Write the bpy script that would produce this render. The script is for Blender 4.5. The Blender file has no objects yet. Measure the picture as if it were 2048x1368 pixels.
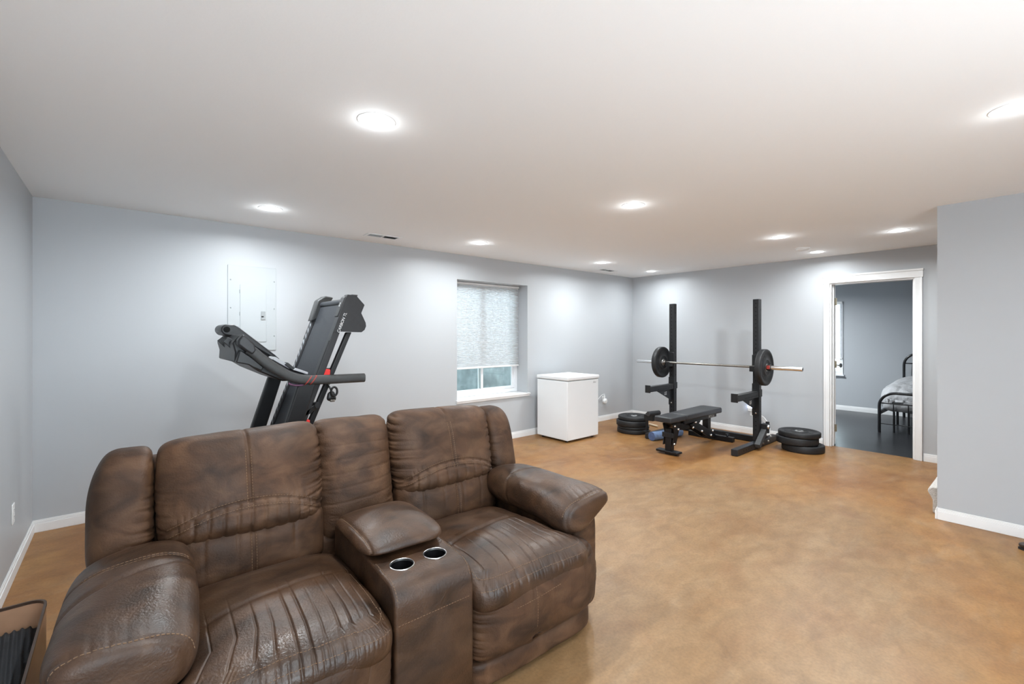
import bpy, math, random
import numpy as np
from mathutils import Vector, Matrix
from mathutils.bvhtree import BVHTree

C = bpy.context.scene.collection
SC = bpy.context.scene
random.seed(7)

# ------------------------------------------------------------------ camera, world, exposure
FPX, YAW, Y0, CAMH = 910.68, 0.862853, 667.7, 1.4198
cam_data = bpy.data.cameras.new('camera')
cam = bpy.data.objects.new('camera', cam_data); C.objects.link(cam)
cam_data.sensor_fit = 'HORIZONTAL'; cam_data.sensor_width = 36.0
cam_data.lens = FPX * 36.0 / 2048.0
cam_data.shift_y = (Y0 - 684.0) / 2048.0
cam_data.clip_start = 0.05
cam.location = (0, 0, CAMH)
cam.rotation_euler = (math.pi / 2, 0, YAW - math.pi / 2)
SC.camera = cam

w = bpy.data.worlds.new('daylight'); SC.world = w; w.use_nodes = True
wn = w.node_tree; bg = wn.nodes['Background']
bg.inputs['Strength'].default_value = 1.0
# sky light through the open back; glow below the horizon added to brighten the ceiling
SKY, FILL_BELOW = 4.4, 10.8
_tc = wn.nodes.new('ShaderNodeTexCoord'); _sp = wn.nodes.new('ShaderNodeSeparateXYZ')
_mr = wn.nodes.new('ShaderNodeMapRange'); _mr.inputs['From Min'].default_value = -0.55; _mr.inputs['From Max'].default_value = -0.22
_mr.inputs['To Min'].default_value = FILL_BELOW; _mr.inputs['To Max'].default_value = SKY
_vm = wn.nodes.new('ShaderNodeVectorMath'); _vm.operation = 'SCALE'; _vm.inputs[0].default_value = (0.82, 0.925, 1.0)
wn.links.new(_tc.outputs['Generated'], _sp.inputs[0]); wn.links.new(_sp.outputs['Z'], _mr.inputs['Value'])
wn.links.new(_mr.outputs[0], _vm.inputs['Scale']); wn.links.new(_vm.outputs[0], bg.inputs['Color'])

SC.view_settings.view_transform = 'Standard'
SC.view_settings.look = 'None'
SC.view_settings.exposure = 0.86
SC.view_settings.gamma = 1.0
SC.view_settings.use_curve_mapping = False

LAMP_W = 13.0
LAMP_COL = (0.91, 0.97, 1.0)

# ------------------------------------------------------------------ materials
def mat(name, col, rough=0.5, metal=0.0, spec=0.5, noise=None, bump=None, emit=None, coat=0.0):
    """col rgb; noise=(scale, amount, detail) value mottling; bump=(scale, strength, distance)"""
    m = bpy.data.materials.new(name); m.use_nodes = True
    nt = m.node_tree; b = nt.nodes['Principled BSDF']
    b.inputs['Base Color'].default_value = (*col, 1)
    b.inputs['Roughness'].default_value = rough
    b.inputs['Metallic'].default_value = metal
    b.inputs['Specular IOR Level'].default_value = spec
    b.inputs['Coat Weight'].default_value = coat
    tc = nt.nodes.new('ShaderNodeTexCoord')
    if noise:
        n = nt.nodes.new('ShaderNodeTexNoise'); n.inputs['Scale'].default_value = noise[0]
        n.inputs['Detail'].default_value = noise[2] if len(noise) > 2 else 4
        nt.links.new(tc.outputs['Object'], n.inputs['Vector'])
        r = nt.nodes.new('ShaderNodeValToRGB')
        a = noise[1]
        r.color_ramp.elements[0].position = 0.3; r.color_ramp.elements[1].position = 0.7
        r.color_ramp.elements[0].color = (*[c * (1 - a) for c in col], 1)
        r.color_ramp.elements[1].color = (*[min(1, c * (1 + a)) for c in col], 1)
        nt.links.new(n.outputs['Fac'], r.inputs['Fac'])
        nt.links.new(r.outputs['Color'], b.inputs['Base Color'])
    if bump:
        n = nt.nodes.new('ShaderNodeTexNoise'); n.inputs['Scale'].default_value = bump[0]
        n.inputs['Detail'].default_value = 3
        nt.links.new(tc.outputs['Object'], n.inputs['Vector'])
        bp = nt.nodes.new('ShaderNodeBump'); bp.inputs['Strength'].default_value = bump[1]
        bp.inputs['Distance'].default_value = bump[2]
        nt.links.new(n.outputs['Fac'], bp.inputs['Height'])
        nt.links.new(bp.outputs['Normal'], b.inputs['Normal'])
    if emit:
        b.inputs['Emission Color'].default_value = (*emit[0], 1)
        b.inputs['Emission Strength'].default_value = emit[1]
    return m

M = {}
M['wall'] = mat('wall_paint', (0.485, 0.502, 0.522), 0.42, spec=0.4, noise=(0.8, 0.02), bump=(260, 0.10, 0.002))
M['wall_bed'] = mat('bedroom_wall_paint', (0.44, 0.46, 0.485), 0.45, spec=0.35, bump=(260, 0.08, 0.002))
M['ceiling'] = mat('ceiling_paint', (0.92, 0.92, 0.92), 0.8, spec=0.15, bump=(90, 0.12, 0.003))
M['trim'] = mat('white_trim', (0.86, 0.86, 0.86), 0.35, noise=(6, 0.015))
M['white_metal'] = mat('white_enamel', (0.82, 0.83, 0.84), 0.33, noise=(3, 0.01))
M['panel_grey'] = mat('panel_enamel', (0.45, 0.475, 0.49), 0.4, noise=(4, 0.01))
M['latch'] = mat('latch_grey', (0.32, 0.34, 0.35), 0.45, noise=(30, 0.05))
M['plastic_white'] = mat('white_plastic', (0.84, 0.84, 0.83), 0.35, noise=(8, 0.01))
M['vinyl'] = mat('window_vinyl', (0.85, 0.86, 0.88), 0.3, noise=(8, 0.01))
M['black'] = mat('black_powder_coat', (0.013, 0.0135, 0.015), 0.45, spec=0.35, noise=(40, 0.15), bump=(500, 0.08, 0.001))
M['black_gloss'] = mat('black_satin_steel', (0.008, 0.008, 0.009), 0.35, spec=0.35, noise=(30, 0.1))
M['hole'] = mat('dark_hole', (0.003, 0.003, 0.003), 0.9, noise=(30, 0.1))
M['rubber'] = mat('black_rubber', (0.017, 0.017, 0.018), 0.5, spec=0.4, noise=(60, 0.2), bump=(300, 0.15, 0.001))
M['vinyl_black'] = mat('black_vinyl_pad', (0.026, 0.027, 0.030), 0.42, noise=(50, 0.15), bump=(420, 0.2, 0.001))
M['steel'] = mat('brushed_steel', (0.62, 0.62, 0.62), 0.3, metal=1.0, noise=(40, 0.06))
M['chrome'] = mat('bright_steel', (0.80, 0.80, 0.80), 0.22, metal=1.0, noise=(40, 0.05))
M['bar_steel'] = mat('bar_steel', (0.30, 0.285, 0.26), 0.38, metal=1.0, noise=(80, 0.15))
M['tread_grey'] = mat('treadmill_grey_plastic', (0.022, 0.0225, 0.025), 0.42, noise=(30, 0.1), bump=(350, 0.1, 0.001))
M['tread_dark'] = mat('treadmill_black_plastic', (0.010, 0.0105, 0.012), 0.4, noise=(30, 0.12), bump=(350, 0.1, 0.001))
M['tread_silver'] = mat('treadmill_silver_trim', (0.42, 0.43, 0.45), 0.35, noise=(20, 0.05))
M['arm_grey'] = mat('handrail_grey_rubber', (0.048, 0.049, 0.050), 0.55, noise=(40, 0.1), bump=(300, 0.12, 0.001))
M['belt'] = mat('running_belt', (0.026, 0.029, 0.035), 0.5, noise=(60, 0.12), bump=(600, 0.2, 0.001))
M['rib'] = mat('foot_rail_rib', (0.36, 0.38, 0.41), 0.4, noise=(20, 0.05))
M['red'] = mat('red_cushion', (0.75, 0.03, 0.025), 0.45, noise=(20, 0.1))
M['red_line'] = mat('red_stripe_paint', (0.33, 0.035, 0.025), 0.5, noise=(20, 0.1))
M['purple'] = mat('purple_strap', (0.10, 0.035, 0.08), 0.6, noise=(60, 0.2))
M['white_print'] = mat('white_print', (0.75, 0.76, 0.76), 0.5, noise=(30, 0.05))
M['grey_print'] = mat('grey_print', (0.10, 0.10, 0.11), 0.5, noise=(30, 0.05))
M['blue_mat'] = mat('blue_foam', (0.17, 0.25, 0.42), 0.8, noise=(25, 0.18), bump=(200, 0.3, 0.002))
M['blue_mat_end'] = mat('blue_foam_end', (0.085, 0.125, 0.25), 0.85, noise=(25, 0.2))
M['hinge'] = mat('aged_brass', (0.36, 0.32, 0.24), 0.42, metal=0.7, noise=(40, 0.15))
M['bed_black'] = mat('black_bed_tube', (0.015, 0.015, 0.017), 0.28, noise=(30, 0.1))
M['comforter'] = mat('grey_comforter', (0.42, 0.42, 0.43), 0.85, noise=(6, 0.08), bump=(14, 0.6, 0.03))
M['brown_shoe'] = mat('dark_brown_leather', (0.035, 0.022, 0.016), 0.4, noise=(40, 0.2))
M['wood'] = mat('light_wood', (0.62, 0.50, 0.36), 0.5, noise=(30, 0.1))
M['concrete'] = mat('window_well_concrete', (0.25, 0.28, 0.28), 0.9, noise=(5, 0.35, 8), bump=(40, 0.4, 0.01))
M['carpet'] = mat('beige_carpet', (0.60, 0.57, 0.53), 0.95, noise=(160, 0.25), bump=(220, 0.8, 0.006))
M['fuzzy'] = mat('grey_fleece', (0.10, 0.11, 0.12), 0.95, noise=(30, 0.6, 6), bump=(120, 0.9, 0.01))
M['corduroy'] = mat('black_corduroy', (0.013, 0.014, 0.017), 0.8, noise=(200, 0.3), bump=(300, 0.4, 0.002))
M['cord_white'] = mat('white_cord', (0.80, 0.80, 0.80), 0.5, noise=(30, 0.02))
M['stitch'] = mat('tan_thread', (0.165, 0.098, 0.055), 0.8, noise=(90, 0.15))
M['rim_brown'] = mat('dark_brown_edge', (0.05, 0.028, 0.018), 0.35, noise=(40, 0.1))
M['cup_dark'] = mat('cup_well', (0.006, 0.006, 0.007), 0.35, noise=(30, 0.1))
M['lens'] = mat('lamp_lens', (0.9, 0.9, 0.9), 0.5, noise=(10, 0.0), emit=((1.0, 0.99, 0.97), 2.2))
M['led'] = mat('led_strip', (0.8, 0.85, 1.0), 0.5, noise=(10, 0.0), emit=((0.55, 0.68, 1.0), 14.0))

def floor_material():
    m = bpy.data.materials.new('stained_concrete'); m.use_nodes = True
    nt = m.node_tree; L = nt.links.new; b = nt.nodes['Principled BSDF']
    tc = nt.nodes.new('ShaderNodeTexCoord')
    def noise(scale, detail=5, stretch=None, dist=0.0, rough=0.55):
        n = nt.nodes.new('ShaderNodeTexNoise'); n.inputs['Scale'].default_value = scale
        n.inputs['Detail'].default_value = detail; n.inputs['Distortion'].default_value = dist
        n.inputs['Roughness'].default_value = rough
        if stretch:
            mp = nt.nodes.new('ShaderNodeMapping'); mp.inputs['Scale'].default_value = stretch
            mp.inputs['Rotation'].default_value = (0, 0, 0.5)
            L(tc.outputs['Object'], mp.inputs['Vector']); L(mp.outputs['Vector'], n.inputs['Vector'])
        else:
            L(tc.outputs['Object'], n.inputs['Vector'])
        return n.outputs['Fac']
    def ramp(fac, stops):
        r = nt.nodes.new('ShaderNodeValToRGB'); L(fac, r.inputs['Fac'])
        e = r.color_ramp.elements
        while len(e) < len(stops): e.new(0.5)
        for i, (p_, c_) in enumerate(stops):
            e[i].position = p_; e[i].color = (*c_, 1) if len(c_) == 3 else c_
        return r.outputs['Color']
    def mix(fac, a, c, mode='MIX'):
        x = nt.nodes.new('ShaderNodeMix'); x.data_type = 'RGBA'; x.blend_type = mode
        if isinstance(fac, float): x.inputs[0].default_value = fac
        else: L(fac, x.inputs[0])
        for s, v in ((6, a), (7, c)):
            if isinstance(v, tuple): x.inputs[s].default_value = (*v, 1)
            else: L(v, x.inputs[s])
        return x.outputs[2]
    # stain colour, clouded
    stain = ramp(noise(1.3, 6, None, 0.6), [(0.28, (0.220, 0.092, 0.026)), (0.5, (0.295, 0.142, 0.046)), (0.72, (0.345, 0.190, 0.072))])
    worn = ramp(noise(2.2, 7, (1, 2.2, 1), 0.8), [(0.25, (0.240, 0.134, 0.058)), (0.55, (0.278, 0.165, 0.078)), (0.8, (0.312, 0.200, 0.104))])
    # the walked-on middle of the floor has lost stain: worn patch with a ragged edge
    sep = nt.nodes.new('ShaderNodeMapping'); sep.vector_type = 'POINT'
    sep.inputs['Location'].default_value = (-1.174, -0.94, 0); sep.inputs['Scale'].default_value = (0.435, 0.588, 0)
    L(tc.outputs['Object'], sep.inputs['Vector'])
    ln = nt.nodes.new('ShaderNodeVectorMath'); ln.operation = 'LENGTH'; L(sep.outputs['Vector'], ln.inputs[0])
    ad = nt.nodes.new('ShaderNodeMath'); ad.operation = 'MULTIPLY_ADD'
    L(noise(1.6, 5, None, 0.5), ad.inputs[0]); ad.inputs[1].default_value = 0.75; L(ln.outputs['Value'], ad.inputs[2])
    mr = nt.nodes.new('ShaderNodeMapRange'); L(ad.outputs[0], mr.inputs['Value'])
    mr.inputs['From Min'].default_value = 1.06; mr.inputs['From Max'].default_value = 1.34
    mr.inputs['To Min'].default_value = 1.0; mr.inputs['To Max'].default_value = 0.0
    col = mix(mr.outputs[0], stain, worn)
    # dark blotches and pale streaks
    blot = ramp(noise(1.9, 6, (1, 1.8, 1), 0.4), [(0.50, (0, 0, 0)), (0.78, (1, 1, 1))])
    col = mix(blot, col, mix(0.55, col, (0.185, 0.075, 0.026)))
    strk = ramp(noise(2.4, 7, (0.75, 2.3, 1), 0.7), [(0.55, (0, 0, 0)), (0.80, (0.5, 0.5, 0.5))])
    col = mix(strk, col, (0.345, 0.245, 0.148))
    speck = ramp(noise(70, 3), [(0.30, (0.86, 0.86, 0.86)), (0.62, (1.04, 1.04, 1.04))])
    col = mix(1.0, col, speck, 'MULTIPLY')
    mott = ramp(noise(7.5, 6, (1, 1.5, 1), 0.6), [(0.34, (0.87, 0.86, 0.84)), (0.66, (1.10, 1.10, 1.10))])
    col = mix(1.0, col, mott, 'MULTIPLY')
    L(col, b.inputs['Base Color'])
    rr = nt.nodes.new('ShaderNodeMapRange'); L(noise(3.0, 5), rr.inputs['Value'])
    rr.inputs['To Min'].default_value = 0.30; rr.inputs['To Max'].default_value = 0.52
    L(rr.outputs[0], b.inputs['Roughness'])
    b.inputs['Specular IOR Level'].default_value = 0.36
    bp = nt.nodes.new('ShaderNodeBump'); bp.inputs['Strength'].default_value = 0.06; bp.inputs['Distance'].default_value = 0.004
    L(noise(22, 4), bp.inputs['Height']); L(bp.outputs['Normal'], b.inputs['Normal'])
    return m
M['floor'] = floor_material()

def dark_floor():
    m = mat('charcoal_concrete', (0.020, 0.0205, 0.023), 0.30, spec=0.4, noise=(1.6, 0.45, 7), bump=(18, 0.08, 0.004))
    return m
M['floor_dark'] = dark_floor()

def leather(name, k=1.0, rough=(0.50, 0.74), spec=0.30):
    m = bpy.data.materials.new(name); m.use_nodes = True
    nt = m.node_tree; L = nt.links.new; b = nt.nodes['Principled BSDF']
    tc = nt.nodes.new('ShaderNodeTexCoord')
    def noise(scale, detail=5, dist=0.0, off=0.0, st=(1, 1, 1)):
        n = nt.nodes.new('ShaderNodeTexNoise'); n.inputs['Scale'].default_value = scale
        n.inputs['Detail'].default_value = detail; n.inputs['Distortion'].default_value = dist
        mp = nt.nodes.new('ShaderNodeMapping'); mp.inputs['Location'].default_value = (off, off * .7, off * 1.3)
        mp.inputs['Scale'].default_value = st
        L(tc.outputs['Object'], mp.inputs['Vector']); L(mp.outputs['Vector'], n.inputs['Vector'])
        return n.outputs['Fac']
    r = nt.nodes.new('ShaderNodeValToRGB'); L(noise(8.5, 9, 0.9, 0.0, (0.8, 1, 1.25)), r.inputs['Fac'])
    e = r.color_ramp.elements; e.new(0.5)
    e[0].position = 0.28; e[0].color = (0.038 * k, 0.019 * k, 0.0098 * k, 1)
    e[1].position = 0.50; e[1].color = (0.094 * k, 0.047 * k, 0.0235 * k, 1)
    e[2].position = 0.74; e[2].color = (0.150 * k, 0.083 * k, 0.045 * k, 1)
    r2 = nt.nodes.new('ShaderNodeValToRGB'); L(noise(3.6, 6, 0.9, 3.1), r2.inputs['Fac'])
    r2.color_ramp.elements[0].position = 0.38; r2.color_ramp.elements[0].color = (0.72, 0.70, 0.70, 1)
    r2.color_ramp.elements[1].position = 0.64; r2.color_ramp.elements[1].color = (1.15, 1.08, 1.04, 1)
    x = nt.nodes.new('ShaderNodeMix'); x.data_type = 'RGBA'; x.blend_type = 'MULTIPLY'; x.inputs[0].default_value = 1.0
    L(r.outputs['Color'], x.inputs[6]); L(r2.outputs['Color'], x.inputs[7])
    L(x.outputs[2], b.inputs['Base Color'])
    rr = nt.nodes.new('ShaderNodeMapRange'); L(noise(4.2, 5, 0.5, 7.7), rr.inputs['Value'])
    rr.inputs['From Min'].default_value = 0.32; rr.inputs['From Max'].default_value = 0.66
    rr.inputs['To Min'].default_value = rough[0]; rr.inputs['To Max'].default_value = rough[1]
    L(rr.outputs[0], b.inputs['Roughness'])
    b.inputs['Specular IOR Level'].default_value = spec
    # grain + fine creases
    g = noise(150, 3); cr = noise(24, 5, 1.2, 1.0, (1, 1, 1))
    a = nt.nodes.new('ShaderNodeMath'); a.operation = 'MULTIPLY_ADD'; L(cr, a.inputs[0]); a.inputs[1].default_value = 0.9; L(g, a.inputs[2])
    bp = nt.nodes.new('ShaderNodeBump'); bp.inputs['Strength'].default_value = 0.26; bp.inputs['Distance'].default_value = 0.005
    L(a.outputs[0], bp.inputs['Height']); L(bp.outputs['Normal'], b.inputs['Normal'])
    return m
M['leather'] = leather('brown_leather', 0.72)
M['leather_worn'] = leather('polished_worn_leather', 0.56, (0.30, 0.55), 0.48)

def shade_fabric(name, col):
    m = bpy.data.materials.new(name); m.use_nodes = True
    nt = m.node_tree; b = nt.nodes['Principled BSDF']; out = nt.nodes['Material Output']
    b.inputs['Base Color'].default_value = (*col, 1); b.inputs['Roughness'].default_value = 0.9
    n = nt.nodes.new('ShaderNodeTexNoise'); n.inputs['Scale'].default_value = 300
    tl = nt.nodes.new('ShaderNodeBsdfTranslucent'); tl.inputs['Color'].default_value = (0.85, 0.86, 0.88, 1)
    mx = nt.nodes.new('ShaderNodeMixShader'); mx.inputs[0].default_value = 0.6
    nt.links.new(b.outputs[0], mx.inputs[1]); nt.links.new(tl.outputs[0], mx.inputs[2])
    nt.links.new(mx.outputs[0], out.inputs['Surface'])
    return m
M['shade'] = shade_fabric('cellular_shade_fabric', (0.84, 0.84, 0.84))
M['blind'] = shade_fabric('white_blind_slats', (0.86, 0.86, 0.87))

def glass():
    m = bpy.data.materials.new('window_glass'); m.use_nodes = True
    nt = m.node_tree; out = nt.nodes['Material Output']; nt.nodes.remove(nt.nodes['Principled BSDF'])
    t = nt.nodes.new('ShaderNodeBsdfTransparent'); t.inputs[0].default_value = (0.90, 0.95, 0.95, 1)
    g = nt.nodes.new('ShaderNodeBsdfGlossy'); g.inputs['Roughness'].default_value = 0.02
    fr = nt.nodes.new('ShaderNodeFresnel'); fr.inputs[0].default_value = 1.45
    mx = nt.nodes.new('ShaderNodeMixShader')
    nt.links.new(fr.outputs[0], mx.inputs[0]); nt.links.new(t.outputs[0], mx.inputs[1]); nt.links.new(g.outputs[0], mx.inputs[2])
    nt.links.new(mx.outputs[0], out.inputs['Surface'])
    return m
M['glass'] = glass()

def bin_wood():
    return mat('bentwood_veneer', (0.40, 0.23, 0.14), 0.32, noise=(9, 0.12), bump=(60, 0.05, 0.002))
M['bentwood'] = bin_wood()

# ------------------------------------------------------------------ mesh building helpers
def tag(o, label, cat, group=None):
    o['label'] = label; o['category'] = cat
    if group: o['group'] = group
    return o

def empty(name, label, cat, loc=(0, 0, 0), rz=0.0, group=None):
    o = bpy.data.objects.new(name, None); C.objects.link(o)
    o.empty_display_size = 0.05
    o.location = loc; o.rotation_euler = (0, 0, rz)
    return tag(o, label, cat, group)

class MB:
    """collects shapes into one mesh; off is subtracted, so shapes may be written in room coordinates"""
    def __init__(s, off=(0, 0, 0)):
        s.v = []; s.f = []; s.o = Vector(off)
    def add(s, vs, fs):
        n = len(s.v)
        s.v += [tuple(Vector(p) - s.o) for p in vs]
        s.f += [tuple(i + n for i in f) for f in fs]
        return s
    def box(s, x0, x1, y0, y1, z0, z1):
        vs = [(x, y, z) for x in (x0, x1) for y in (y0, y1) for z in (z0, z1)]
        return s.add(vs, [(0, 1, 3, 2), (4, 6, 7, 5), (0, 4, 5, 1), (2, 3, 7, 6), (0, 2, 6, 4), (1, 5, 7, 3)])
    def prism(s, poly, axis, a0, a1):
        """poly: 2D points; axis 'y': (x,z) pairs extruded in y; 'x': (y,z); 'z': (x,y)"""
        def mk(p, a):
            return {'y': (p[0], a, p[1]), 'x': (a, p[0], p[1]), 'z': (p[0], p[1], a)}[axis]
        n = len(poly)
        vs = [mk(p, a0) for p in poly] + [mk(p, a1) for p in poly]
        fs = [tuple(range(n - 1, -1, -1)), tuple(range(n, 2 * n))]
        fs += [(i, (i + 1) % n, (i + 1) % n + n, i + n) for i in range(n)]
        return s.add(vs, fs)
    def cyl(s, p0, p1, r, n=20, r1=None, caps=True):
        p0, p1 = Vector(p0), Vector(p1); r1 = r if r1 is None else r1
        d = (p1 - p0).normalized()
        a = d.orthogonal().normalized(); b = d.cross(a)
        vs = []
        for p, rr in ((p0, r), (p1, r1)):
            vs += [p + (a * math.cos(t) + b * math.sin(t)) * rr for t in [2 * math.pi * i / n for i in range(n)]]
        fs = [(i, (i + 1) % n, (i + 1) % n + n, i + n) for i in range(n)]
        if caps: fs += [tuple(range(n - 1, -1, -1)), tuple(range(n, 2 * n))]
        return s.add(vs, fs)
    def lathe(s, prof, origin=(0, 0, 0), axis=(0, 0, 1), n=40, closed=False):
        """prof: (r, h) pairs"""
        o = Vector(origin); d = Vector(axis).normalized(); a = d.orthogonal().normalized(); b = d.cross(a)
        vs = []
        for r, h in prof:
            vs += [o + d * h + (a * math.cos(2 * math.pi * i / n) + b * math.sin(2 * math.pi * i / n)) * max(r, 1e-5) for i in range(n)]
        m = len(prof); fs = []
        for j in range(m if closed else m - 1):
            k = (j + 1) % m
            fs += [(j * n + i, j * n + (i + 1) % n, k * n + (i + 1) % n, k * n + i) for i in range(n)]
        return s.add(vs, fs)
    def sweep(s, path, sec, up=(0, 0, 1), closed=False, scale=None):
        """sec: 2D polygon in (side, up) of the path frame"""
        P = [Vector(p) for p in path]; n = len(P); m = len(sec); vs = []
        for i, p in enumerate(P):
            t = (P[min(i + 1, n - 1)] - P[max(i - 1, 0)]).normalized()
            u = Vector(up); side = t.cross(u)
            if side.length < 1e-4: side = t.orthogonal()
            side.normalize(); uu = side.cross(t).normalized()
            k = scale[i] if scale else 1.0
            vs += [p + side * a * k + uu * b * k for a, b in sec]
        fs = []
        for i in range(n - 1):
            fs += [(i * m + j, i * m + (j + 1) % m, (i + 1) * m + (j + 1) % m, (i + 1) * m + j) for j in range(m)]
        fs += [tuple(range(m - 1, -1, -1)), tuple((n - 1) * m + j for j in range(m))]
        return s.add(vs, fs)
    def tube(s, path, r, n=12):
        sec = [(r * math.cos(2 * math.pi * i / n), r * math.sin(2 * math.pi * i / n)) for i in range(n)]
        P = [Vector(p) for p in path]
        # parallel transport frame
        t0 = (P[1] - P[0]).normalized(); a = t0.orthogonal().normalized(); vs = []
        for i, p in enumerate(P):
            t = (P[min(i + 1, len(P) - 1)] - P[max(i - 1, 0)]).normalized()
            a = (a - t * a.dot(t)).normalized(); b = t.cross(a)
            vs += [p + a * x + b * y for x, y in sec]
        fs = []
        for i in range(len(P) - 1):
            fs += [(i * n + j, i * n + (j + 1) % n, (i + 1) * n + (j + 1) % n, (i + 1) * n + j) for j in range(n)]
        fs += [tuple(range(n - 1, -1, -1)), tuple((len(P) - 1) * n + j for j in range(n))]
        return s.add(vs, fs)
    def build(s, name, m, parent=None, bevel=0.0, smooth=None, seg=2):
        me = bpy.data.meshes.new(name); me.from_pydata(s.v, [], s.f); me.validate(); me.update()
        import bmesh
        bm = bmesh.new(); bm.from_mesh(me); bmesh.ops.recalc_face_normals(bm, faces=bm.faces); bm.to_mesh(me); bm.free()
        o = bpy.data.objects.new(name, me); C.objects.link(o)
        me.materials.append(M[m] if isinstance(m, str) else m)
        if parent: o.parent = parent
        if bevel:
            b = o.modifiers.new('bevel', 'BEVEL'); b.width = bevel; b.segments = seg; b.limit_method = 'ANGLE'; b.angle_limit = 0.6
            b.harden_normals = False
        if smooth is None: smooth = 40
        if smooth:
            for p in me.polygons: p.use_smooth = True
            try: me.set_sharp_from_angle(angle=math.radians(smooth))
            except Exception: pass
        return o

def rrect(w, h, r, n=4):
    """rounded rectangle polygon, centred"""
    pts = []
    for cx, cy, a0 in ((w / 2 - r, h / 2 - r, 0), (-w / 2 + r, h / 2 - r, 90), (-w / 2 + r, -h / 2 + r, 180), (w / 2 - r, -h / 2 + r, 270)):
        for i in range(n + 1):
            a = math.radians(a0 + 90 * i / n); pts.append((cx + r * math.cos(a), cy + r * math.sin(a)))
    return pts

def smooth_path(pts, n=8):
    """Catmull-Rom through the points"""
    P = [Vector(p) for p in pts]; out = []
    for i in range(len(P) - 1):
        p0, p1, p2, p3 = P[max(i - 1, 0)], P[i], P[i + 1], P[min(i + 2, len(P) - 1)]
        for k in range(n):
            t = k / n
            out.append(0.5 * ((2 * p1) + (p2 - p0) * t + (2 * p0 - 5 * p1 + 4 * p2 - p3) * t * t + (3 * p1 - p0 - 3 * p2 + p3) * t ** 3))
    out.append(P[-1]); return out

def lettering(text, size, m, parent, loc, xdir, ydir, extrude=0.0006, name='lettering', shear=0.0, off=(0, 0, 0), space=1.0):
    cu = bpy.data.curves.new(name, 'FONT'); cu.body = text; cu.size = size; cu.extrude = extrude; cu.shear = shear
    cu.space_character = space
    tmp = bpy.data.objects.new(name, cu); C.objects.link(tmp)
    dg = bpy.context.evaluated_depsgraph_get()
    me = bpy.data.meshes.new_from_object(tmp.evaluated_get(dg))
    bpy.data.objects.remove(tmp)
    x = Vector(xdir).normalized(); y = Vector(ydir).normalized(); z = x.cross(y)
    R = Matrix((x, y, z)).transposed().to_4x4(); R.translation = Vector(loc) - Vector(off)
    me.transform(R); me.materials.clear(); me.materials.append(M[m])
    o = bpy.data.objects.new(name, me); C.objects.link(o)
    if parent: o.parent = parent
    return o

def structure(o):
    o['kind'] = 'structure'; return o

# ------------------------------------------------------------------ the room
H = 2.40
XL, YA, XB = -0.486, 4.687, 6.79            # left wall, back wall, far right wall
XP, YP = 4.755, 0.533                       # near right wall: face and end
YF = -2.2                                   # the room runs on behind the camera and is left open there to let fill light in
FX0 = 1.7                                   # the opening behind the camera ends here
WT = 0.32                                   # thickness of the back (foundation) wall

structure(MB().box(XL - .15, XB + .06, YF, YA + .1, -0.12, 0.0).build('floor', 'floor'))
structure(MB().box(XL - .15, XB + .12, YF, YA + WT, H, H + 0.12).build('ceiling', 'ceiling'))
structure(MB().box(XL - .15, XL, YF, YA + WT, 0, H).build('wall_left', 'wall'))
# back wall with the window recess
WX0, WX1, WZ0, WZ1 = 3.123, 4.296, 0.60, 2.093
bw = MB()
bw.box(XL, WX0, YA, YA + WT, 0, H); bw.box(WX1, XB + .12, YA, YA + WT, 0, H)
bw.box(WX0, WX1, YA, YA + WT, 0, WZ0 - .04); bw.box(WX0, WX1, YA, YA + WT, WZ1, H)
structure(bw.build('wall_back', 'wall'))
# far right wall with the doorway
DY0, DY1, DZ = 0.945, 1.757, 2.055
rw = MB()
rw.box(XB, XB + .12, DY1, YA, 0, H); rw.box(XB, XB + .12, YF, DY0, 0, H); rw.box(XB, XB + .12, DY0, DY1, DZ, H)
structure(rw.build('wall_right', 'wall'))
structure(MB().box(XP, XP + .12, YF, YP, 0, H).build('wall_near_right', 'wall'))

structure(MB().box(FX0, XB + .12, YF - .12, YF, 0, H).build('wall_fill_block', 'wall'))  # unseen wall added to narrow the opening and dim the right side

def baseboard(name, x0, x1, y0, y1, face):
    """face: which way it looks; two steps like the moulded boards in the room"""
    m = MB(); h = 0.088
    if face == '-y': m.box(x0, x1, y0 - .012, y0, 0, h * .72); m.box(x0, x1, y0 - .008, y0, h * .72, h * .9); m.box(x0, x1, y0 - .005, y0, h * .9, h)
    if face == '+y': m.box(x0, x1, y0, y0 + .012, 0, h * .72); m.box(x0, x1, y0, y0 + .008, h * .72, h * .9); m.box(x0, x1, y0, y0 + .005, h * .9, h)
    if face == '-x': m.box(x0 - .012, x0, y0, y1, 0, h * .72); m.box(x0 - .008, x0, y0, y1, h * .72, h * .9); m.box(x0 - .005, x0, y0, y1, h * .9, h)
    if face == '+x': m.box(x0, x0 + .012, y0, y1, 0, h * .72); m.box(x0, x0 + .008, y0, y1, h * .72, h * .9); m.box(x0, x0 + .005, y0, y1, h * .9, h)
    return structure(m.build(name, 'trim', bevel=0.002))
baseboard('baseboard_back', XL, XB, YA, YA, '-y')
baseboard('baseboard_left', XL, XL, YF, YA, '+x')
baseboard('baseboard_right', XB, XB, DY1 + .075, YA, '-x')
baseboard('baseboard_far', XB, XB, YF, DY0 - .072, '-x')
baseboard('baseboard_near_right', XP, XP, YF, YP, '-x')
baseboard('baseboard_wall_end', XP - .012, XP + .12, YP, YP, '+y')

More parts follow.
